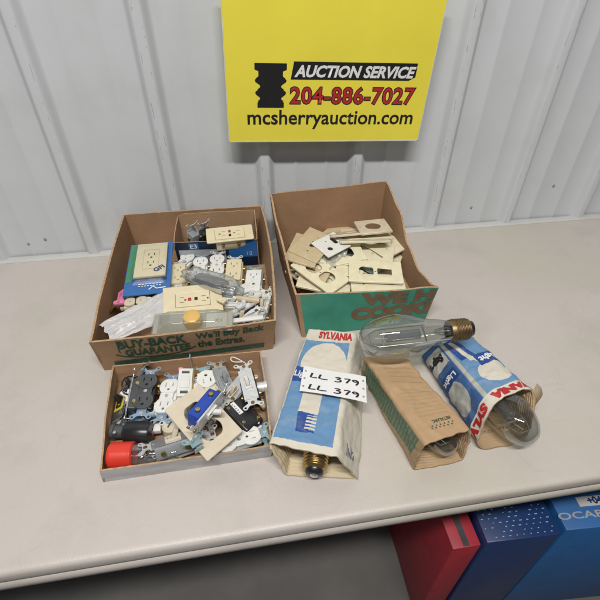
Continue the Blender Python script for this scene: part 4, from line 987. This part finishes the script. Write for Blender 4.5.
# GFCI plate (with wide plate)
t = thing('gfci_outlet', pose('gfci_plate'), 'wide ivory outlet plate with red and black buttons in the box', 'outlet', GB)
mb = MB(); mb.plate([rrct(0, 0, .071, .1150, .0025), rrct(0, 0, .0340, .0670, .001)], .005, .0012); mb.build('cover_plate', 'ivory', t, 50)
mb = MB(); mb.plate([rrct(0, 0, .0330, .066, .001), rct(0, -.0062, .0060, .0062), rct(0, .0062, .0060, .0062)]+[rct(dx, cy, .0016, .008) for dx in (-.006, .006) for cy in (-.021, .021)]+[circ(.0022, 0, cy, 10) for cy in (-.0145, .029)], .004, .0004, T(0, 0, .0012)); f = mb.build('face', 'ivory', t, 40)
mb = MB(); mb.box((0, 0, -.0015), (.030, .060, .001)); mb.build('slots', 'bplastic', f)
mb = MB(); mb.box((0, -.0064, .003), (.0058, .0060, .0050), .0006); mb.build('reset_button', 'red', f)
mb = MB(); mb.box((0, .0064, .003), (.0058, .0060, .0050), .0006); mb.build('test_button', 'black', f)
# dimmer clamshell
t = thing('dimmer_pack', pose('dimmer_pack'), 'round amber dimmer knob in a clear clamshell at the box front', 'package')
mb = MB(); mb.box((0, 0, -.004), (.046, .146, .004), .001); mb.build('backing_card', mat('drab card', (.40, .375, .31), .6, 0, .1, 30), t)
mb = MB(); mb.plate([rrct(0, 0, .050, .150, .004)], .003, .001, T(0, 0, -.001)); mb.grid(lambda u, v: Vector(((u-.5)*.046, (v-.5)*.13, .016*min(1, 6*min(u, 1-u, v, 1-v))+.0008*nz((u*8, v*20, 0), 1, 3))), 14, 28); mb.build('clear_shell', 'clam', t, 40)
mb = MB(); pr = [(0, .0185), (.0130, .0185), (.0155, .0165), (.0172, .004), (.0172, -.001)]; mb.lathe(pr, T(0, 0, 0), 40); kn = mb.build('dimmer_knob', 'amber', t, 40)
mb = MB(); mb.box((-.002, .044, -.0015), (.034, .040, .003), .001); mb.build('white_insert', 'white', t)
mb = MB(); mb.mesh(strokes([[(0, 0), (.003, .004), (0, .008)], [(.008, 0), (.004, .004), (.008, .008)], [(0, .012), (.008, .012)]], .0012), T(-.004, .040, .0003)); mb.build('red_print', 'red', t)
# white bag front left
t = thing('white_bag', pose('white_bag'), 'crumpled cloudy white plastic bag at the front left of the box', 'plastic bag')
mb = MB()
def wb(u, v):
    x = (u-.5)*(.060+.020*v); y = (v-.36)*.140; z = .010*math.sin(PI*u)**.6-.008+.012*abs(nz((u*5+v*.8, v*1.1, 0), 1.3, 9))+.0035*nz((u*16+v*2, v*2.2, 0), 1, 2)+.0012*nz((u*30, v*14, 0), 1, 6)
    return Vector((x+.006*nz((v*5, 0, 0), 1, 3), y+.008*nz((u*4, 0, 0), 1, 5), z))
mb.grid(wb, 34, 46); mb.build('bag_film', 'polyw', t, 180)
t = thing('pink_bracket', pose('pink_frame'), 'pink plastic bracket under the carded pack', 'bracket')
mb = MB(); mb.plate([rrct(0, 0, .016, .034, .003), rrct(0, .004, .008, .012, .001)], .006, .001, RY(-35)); mb.plate([rrct(-.002, -.020, .022, .010, .003), circ(.0025, -.003, -.020, 10)], .006, .001); mb.build('bracket', 'pink', t, 40)
def oddbits(key, label, col1, seed, n=7, span=(.02, .02), name='outlet_body'):
    t = thing(name, pose(key), label, 'outlet', None); rnd = random.Random(seed)
    mb = MB(); mb.box((0, 0, -.010), (.026, .048, .020), .003); mb.build('housing', col1, t, 40)
    for s_ in (-1, 1):
        mb = MB(); mb.plate([lobe(.0115*s_, .0125, .0105, 20), circ(.002, 0, .0105*s_, 10)], .005, .0006, T(0, 0, .002)); mb.build('face', col1, t, 40)
    mb = MB(); mb.box((0, 0, .0002), (.018, .036, .001)); mb.build('slots', 'bplastic', t)
    return t
oddbits('beige_bits_a', 'beige outlet body under the lower edge of the carded pack, left one', 'almond', 1)
oddbits('beige_bits_b', 'cream outlet body under the lower edge of the carded pack, right one', 'cream', 2)
GS = 'steel strapped switches at the right front of the box'
toggle(pose('strap_pile_a'), 'white and steel switch on top of the pile at the box front right', 'white', 'steelw', 'bplastic', group=GS)
toggle(pose('strap_pile_b'), 'steel strapped switch lowest in the pile, beside the dimmer pack', 'white', 'steelw', 'grey', group=GS)
toggle(pose('strap_pile_c'), 'upright steel strapped switch touching the right wall of the box', 'almond', 'steelw', 'grey', group=GS)
toggle(pose('strap_pile_d'), 'steel strapped switch between the red button plate and the pile', 'white', 'steel', 'almond', group=GS)
t = thing('white_strip', pose('white_strip'), 'flat white plastic strip along the front wall of the box', 'strip')
mb = MB(); mb.box((0, 0, 0), (.011, .075, .004), .001); mb.build('strip', 'white', t, 40)
t = thing('beige_tube', pose('beige_pipe'), 'short beige plastic tube above the pile of switches', 'tube')
mb = MB(); mb.lathe([(.0035, -.024), (.0055, -.024), (.0055, .024), (.0035, .024)], RX(-90), 20); mb.build('tube', 'tan', t, 40)
t = thing('black_wire', pose('dark_cord'), 'short black wire end at the front of the box by the white bag', 'wire')
mb = MB(); mb.tube([(-.002, -.012, 0), (0, -.004, .002), (.001, .006, .002), (-.001, .014, 0)], .0016, n=8); mb.build('wire', 'bplastic', t, 60)
# shredded packing / loose bases that fill the box below the visible layer
t = thing('inner_carton', T(.555, -.30, .002), 'flattened brown inner carton under the loose outlets in the box', 'box')
mb = MB(); mb.box((-.02, .0, .024), (.26, .22, .046), .003); mb.build('carton_body', 'cardin', t, 40)

# ---- box 2 contents
plate(pose('tan_plate_a'), 'tan wall plate with two oblong holes leaning on the left wall of the box', 'tan', 'despard')
plate(pose('tan_plate_b'), 'tan wall plate second from the left wall, overlapping another', 'tan', 'toggle')
plate(pose('tan_plate_c'), 'cream wall plate mostly covered by the two tan plates', 'cream', 'blank')
plate(pose('white_small_plate'), 'small white plate with two holes on top of the pile', 'white', 'despard', w_=.050, h_=.072) if False else None
t = thing('wall_plate', pose('white_small_plate'), 'small white plate with two holes on top of the pile', 'wall plate', 'plastic wall plates in the green fronted box')
mb = MB(); mb.plate([rrct(0, 0, .060, .070, .003), rrct(-.006, .014, .022, .010, .004), circ(.006, .010, -.012, 16), circ(.0018, -.014, -.004, 8)], .003, .001); mb.build('plate', 'white', t, 50)
plate(pose('cream_duplex_left'), 'cream duplex plate at the front left of the pile, lying diagonally', 'cream', 'duplex')
plate(pose('cream_under_left'), 'cream plate with one round hole beneath the front left duplex plate', 'cream', 'single')
plate(pose('large_plate_back'), 'large cream double plate with wide opening at the back right of the pile', 'cream', 'wide_decora', w_=.118, h_=.114) if False else None
t = thing('wall_plate', pose('large_plate_back'), 'large cream double plate with wide opening at the back right of the pile', 'wall plate', 'plastic wall plates in the green fronted box')
mb = MB(); mb.plate([rrct(0, 0, .098, .118, .003), [(-.034, -.044), (.012, -.046), (.030, .030), (.004, .036), (-.020, .010), (-.034, -.010)], circ(.0035, .026, .040, 12), circ(.002, -.030, .042, 8)], .0026, .001); mb.build('plate', 'cream', t, 50)
t = thing('steel_plate', pose('grey_strip'), 'grey blue notched metal bracket seen through the large cream plate', 'bracket')
mb = MB(); zz = [(-.018, -.045)]
for i in range(7): zz += [(.006, -.038+i*.011), (.010, -.036+i*.011), (.010, -.031+i*.011), (.006, -.029+i*.011)]
zz += [(-.002, .046), (-.012, .03)]
mb.plate([[(x*.8-.012, y*.8-.008) for x, y in zz]], .0014, 0); mb.build('notched_edge', 'black', t)
mb = MB(); mb.box((-.006, -.004, -.004), (.070, .095, .0012)); mb.build('metal_sheet', M['teal'], t)
plate(pose('cream_duplex_right'), 'cream duplex plate with two D shaped holes, front right of the pile', 'cream', 'duplex')
plate(pose('cream_under_right'), 'cream blank plate under the front right duplex plate', 'cream', 'blank')
t = thing('wall_plate', pose('small_cream'), 'narrow cream plate piece in the centre between two duplex plates', 'wall plate', 'plastic wall plates in the green fronted box')
mb = MB(); mb.plate([rrct(0, 0, .034, .060, .002), circ(.002, .004, .016, 10)], .003, .001); mb.build('plate', 'cream', t, 50)
plate(pose('stand_plate_front'), 'cream duplex plate standing on edge at the back of the pile', 'cream', 'duplex')
plate(pose('stand_plate_tall'), 'upright beige plate with one hole, tallest at the back of the pile', 'pinkbeige', 'single', w_=.070, h_=.075)
plate(pose('stand_plate_pink'), 'light tan plate on edge behind the standing cream plate', 'pinkbeige', 'toggle')
plate(pose('tan_fill_a'), 'cream plate low against the front left corner of the box', 'cream', 'toggle')
plate(pose('fill_b'), 'cream plate low in the middle of the box', 'cream', 'duplex')
plate(pose('fill_c'), 'cream plate low by the right wall of the box', 'cream', 'toggle')
plate(pose('fill_d'), 'tan plate low by the back wall of the box', 'tan', 'toggle')
t = thing('clear_bag', pose('clear_bag'), 'crumpled clear plastic bag between the tan plates and the large cream plate', 'plastic bag')
mb = MB(); mb.grid(lambda u, v: Vector(((u-.5)*.056+.004*nz((v*5, u*3, 0), 1, 1), (v-.5)*.075, .007*nz((u*4, v*4, 0), 1, 7)+.004*nz((u*10, v*10, 1), 1, 3))), 24, 30); mb.build('bag_film', 'poly', t, 180)
t = thing('dark_block', pose('dark_scrap'), 'plain dark block down among the plates near the box front', 'switch')
mb = MB(); mb.box((0, 0, -.015), (.030, .060, .028), .003); mb.build('body', 'bplastic', t, 40)  # plain black block set low between the plates
t = thing('inner_carton', T(.85, -.235, .002), 'brown folded carton under the wall plates in the green fronted box', 'box')
mb = MB(); mb.box((0, 0, .025), (.24, .25, .048), .003); mb.build('carton_body', 'cardin', t, 40)

# ---- further loose pieces
def bare(key, label, strap='steelw', body='grey', lever='white', grp=None, kind='t', cover='steelw', dep=.010):
    if kind == 't': return toggle(pose(key), label, lever, strap, body, group=grp, cover=cover, dep=dep)
    return duplex(pose(key), label, body, strap, group=grp, dep=dep, scr=False)
bare('a1', 'pale steel strap poking out left of the black duplex outlet', 'steel', 'bplastic', 'bplastic', GT, 't', 'steel')
bare('a2', 'blue strapped switch under the lower end of the black duplex outlet', 'bluesteel', 'bplastic', 'white', GT, 't', 'bluesteel')
bare('a3', 'white outlet mostly hidden under the upper left edge of the almond plate', 'steelw', 'white', 'white', GT, 'd')
bare('a4', 'steel switch between the black block and the white toggle switch', 'steel', 'grey', 'almond', GT, 't', 'steel')
bare('a5', 'grey strapped outlet end in the right corner behind the white duplex outlet', 'teal', 'dgrey', 'white', GT, 't', 'grey')
bare('a6', 'almond switch lying beneath the white and blue strapped outlet', 'brass', 'almond', 'almond', GT, 't', 'almond')
bare('b1', 'steel strapped switch lying below the white rectangular outlet in the box', 'steelw', 'white', 'white', GS, 't')
bare('b2', 'pale strapped switch under the right end of the clear bag in the box', 'steelw', 'grey', 'white', GS, 't')
bare('b3', 'white outlet lying flat left of the clear bag above the carded pack corner', 'steelw', 'white', 'white', GB, 'd')
bare('b4', 'pink and beige switch under the lower left corner of the carded pack', 'brass', 'pinkbeige', 'pinkbeige', GB, 't', 'pinkbeige')
toggle(pose('steel_under_blue'), 'dull steel switch peeping out above the blue bodied switch', 'almond', 'steel', 'grey', group=GT, cover='steel', dep=.012)
t = thing('metal_clip', pose('clip'), 'small bent grey metal clip on the lower left edge of the almond plate', 'clip')
mb = MB(); mb.plate([ear_round(1)[:], circ(.002, .0135, .0485, 10), circ(.002, -.0135, .0485, 10)], .0014, 0, T(0, -.042, 0)); mb.box((0, -.012, -.006), (.014, .0014, .012), 0); mb.build('clip', 'teal', t)
def small(key, label, kind):
    t = thing({'nut': 'wire_connector', 'screw': 'loose_screw', 'ring': 'metal_ring', 'box': 'small_clamp'}[kind[0]], pose(key), label, {'nut': 'wire nut', 'screw': 'screw', 'ring': 'ring', 'box': 'clamp'}[kind[0]]); mb = MB()
    if kind[0] == 'nut':
        pr = [(0, .010), (.003, .010)]+[(.0035+.0035*i/8+.0003*(i % 2), .009-.002*i) for i in range(9)]+[(0, -.008)]; mb.lathe(pr, RX(-90), 18)
    elif kind[0] == 'screw':
        pr = [(0, .010), (.0036, .010), (.0036, .0085), (.0016, .0075)]+[(.0016+.0004*(i % 2), .007-.0008*i) for i in range(20)]+[(0, -.011)]; mb.lathe(pr, RX(-90), 14)
    elif kind[0] == 'ring':
        mb.plate([circ(.009), circ(.0062)], .0022, .0004)
    else:
        mb.box((0, 0, 0), (.012, .018, .006), .001); mb.lathe([(.003, 0), (.003, .002), (0, .003)], T(0, .003, .0025), 12)
    mb.build('body', kind[1], t, 40)
small('n1', 'tiny blue wire connector beside the black cord connector', ('nut', 'blue'))
small('n2', 'tiny tan wire connector by the right wall of the tray', ('nut', 'tan'))
small('n3', 'loose screw on the bare tray floor above the red cap', ('screw', 'steel'))
small('n4', 'brass screw lying in the back right corner of the tray', ('screw', 'brass'))
small('n5', 'steel clamp near the left wall of the tray under the yellow label', ('box', 'steel'))
small('n6', 'steel locknut ring on the tray floor above the clear tube', ('ring', 'steel'))
small('n7', 'loose screw by the back wall of the tray, left of the almond device', ('screw', 'steel'))
small('n8', 'steel clamp tucked by the round single outlet in the tray', ('box', 'steelw'))
small('m1', 'pink wire connector below the carded pack in the box', ('nut', 'pink'))
small('m2', 'ivory clamp between the red button plate and the clear bag', ('box', 'ivory'))
small('m3', 'steel clamp on the pile of switches in the box', ('box', 'steelw'))
small('m4', 'grey locknut ring in the front right of the box', ('ring', 'steel'))
toggle(pose('s1'), 'steel faced almond switch just right of the amber dimmer pack', 'almond', 'steelw', 'grey', group=GS, cover='steelw', dep=.014)
toggle(pose('s2'), 'white switch under the beige tube in the box', 'white', 'steelw', 'white', group=GS, cover='steel', dep=.014)
duplex(pose('d1'), 'ivory duplex outlet deep below the clear bag in the box', 'ivory', 'steelw', group=GB, dep=.016)
duplex(pose('d2'), 'cream duplex outlet between the carded pack and the red button plate', 'cream', 'steelw', group=GB, dep=.016)
plate(pose('q1'), 'cream plate at the back right corner of the pile, by the right wall', 'cream', 'toggle')
plate(pose('q2'), 'cream double hole plate half under the small white plate', 'cream', 'duplex')
plate(pose('q3'), 'tan plate edge showing between the left tan plates and the front duplex plate', 'tan', 'toggle')
plate(pose('q4'), 'cream plate on edge against the back of the standing cream plate', 'cream', 'duplex')
t = thing('cable_tie', pose('wire1'), 'thin white wire looping over the switches at the back right of the tray', 'wire')
mb = MB(); mb.tube([(.02*math.cos(a*.35), .012*math.sin(a*.35)+.002*a, .002*math.sin(a)) for a in range(0, 15)], .0011, n=7); mb.build('wire', 'white', t, 60)
t = thing('black_wire', pose('wire2'), 'black wire curled beside the black duplex outlet in the tray', 'wire')
mb = MB(); mb.tube([(.016*math.cos(a*.4), .02*math.sin(a*.4), .003*math.sin(a)) for a in range(0, 14)], .0015, n=7); mb.build('wire', 'bplastic', t, 60)
t = thing('copper_wire', pose('wire3'), 'short bare copper wire between the white outlet and the almond plate', 'wire')
mb = MB(); mb.tube([(.002*math.sin(a*.7), -.02+.004*a, .002*math.sin(a*.5)) for a in range(0, 11)], .0010, n=7); mb.build('wire', mat('copper', (.6, .28, .14), .3, .9), t, 60)

# ------------------------------------------------------------------ things stored under the table
def crate(name, mx, d, m, label, cat):
    t = thing(name, mx, label, cat); return t
t = thing('blue_carton', T(1.385, -.752, -.745) @ RZ(-3), 'blue printed carton with a white label under the right end of the table', 'box')
mb = MB(); mb.box((0, .12, .24), (.36, .24, .48), .003); mb.build('carton_body', 'cblue', t, 40)
mb = MB(); mb.box((-.075, .052, .4812), (.105, .020, .0012)); lb = mb.build('white_label', 'whitecard', t)
mb = MB(); mb.mesh(text('+04', .020, .0008), T(-.09, .052, .4822)); mb.build('label_lettering', 'nblue', lb)
mb = MB(); mb.mesh(text('OCARD', .024, .0005), T(-.12, .026, .4806) @ Matrix.Diagonal((1.5, .8, 1, 1))); 
mb.build('printed_lettering', 'greyband', t)
t = thing('blue_carton', T(1.12, -.742, -.745) @ RZ(-2), 'dark blue carton with pale dotted print under the table, left of the labelled one', 'box')
mb = MB(); mb.box((0, .12, .235), (.155, .24, .47), .003); mb.build('carton_body', M['nblue'], t, 40)
mb = MB(); rnd = random.Random(2)
for i in range(10):
    for j in range(14):
        if rnd.random() < .8: mb.box((-.070+.0145*i+.006*(j % 2), .008+.009*j, .4706), (rnd.uniform(.002, .006), .0016, .0006), 0, None)
mb.build('dotted_print', 'ltblue', t)
t = thing('red_carton', T(1.008, -.735, -.745), 'narrow red carton under the table beside the navy dotted carton', 'box')
mb = MB(); mb.box((0, .12, .225), (.060, .24, .45), .003); mb.build('carton_body', mat('red carton board', (.34, .02, .035), .5, 0, .1, 20), t, 40)
mb = MB(); mb.box((0, .12, .4512), (.012, .235, .0012)); mb.build('tape', 'dgrey', t)
bpy.context.view_layer.update()
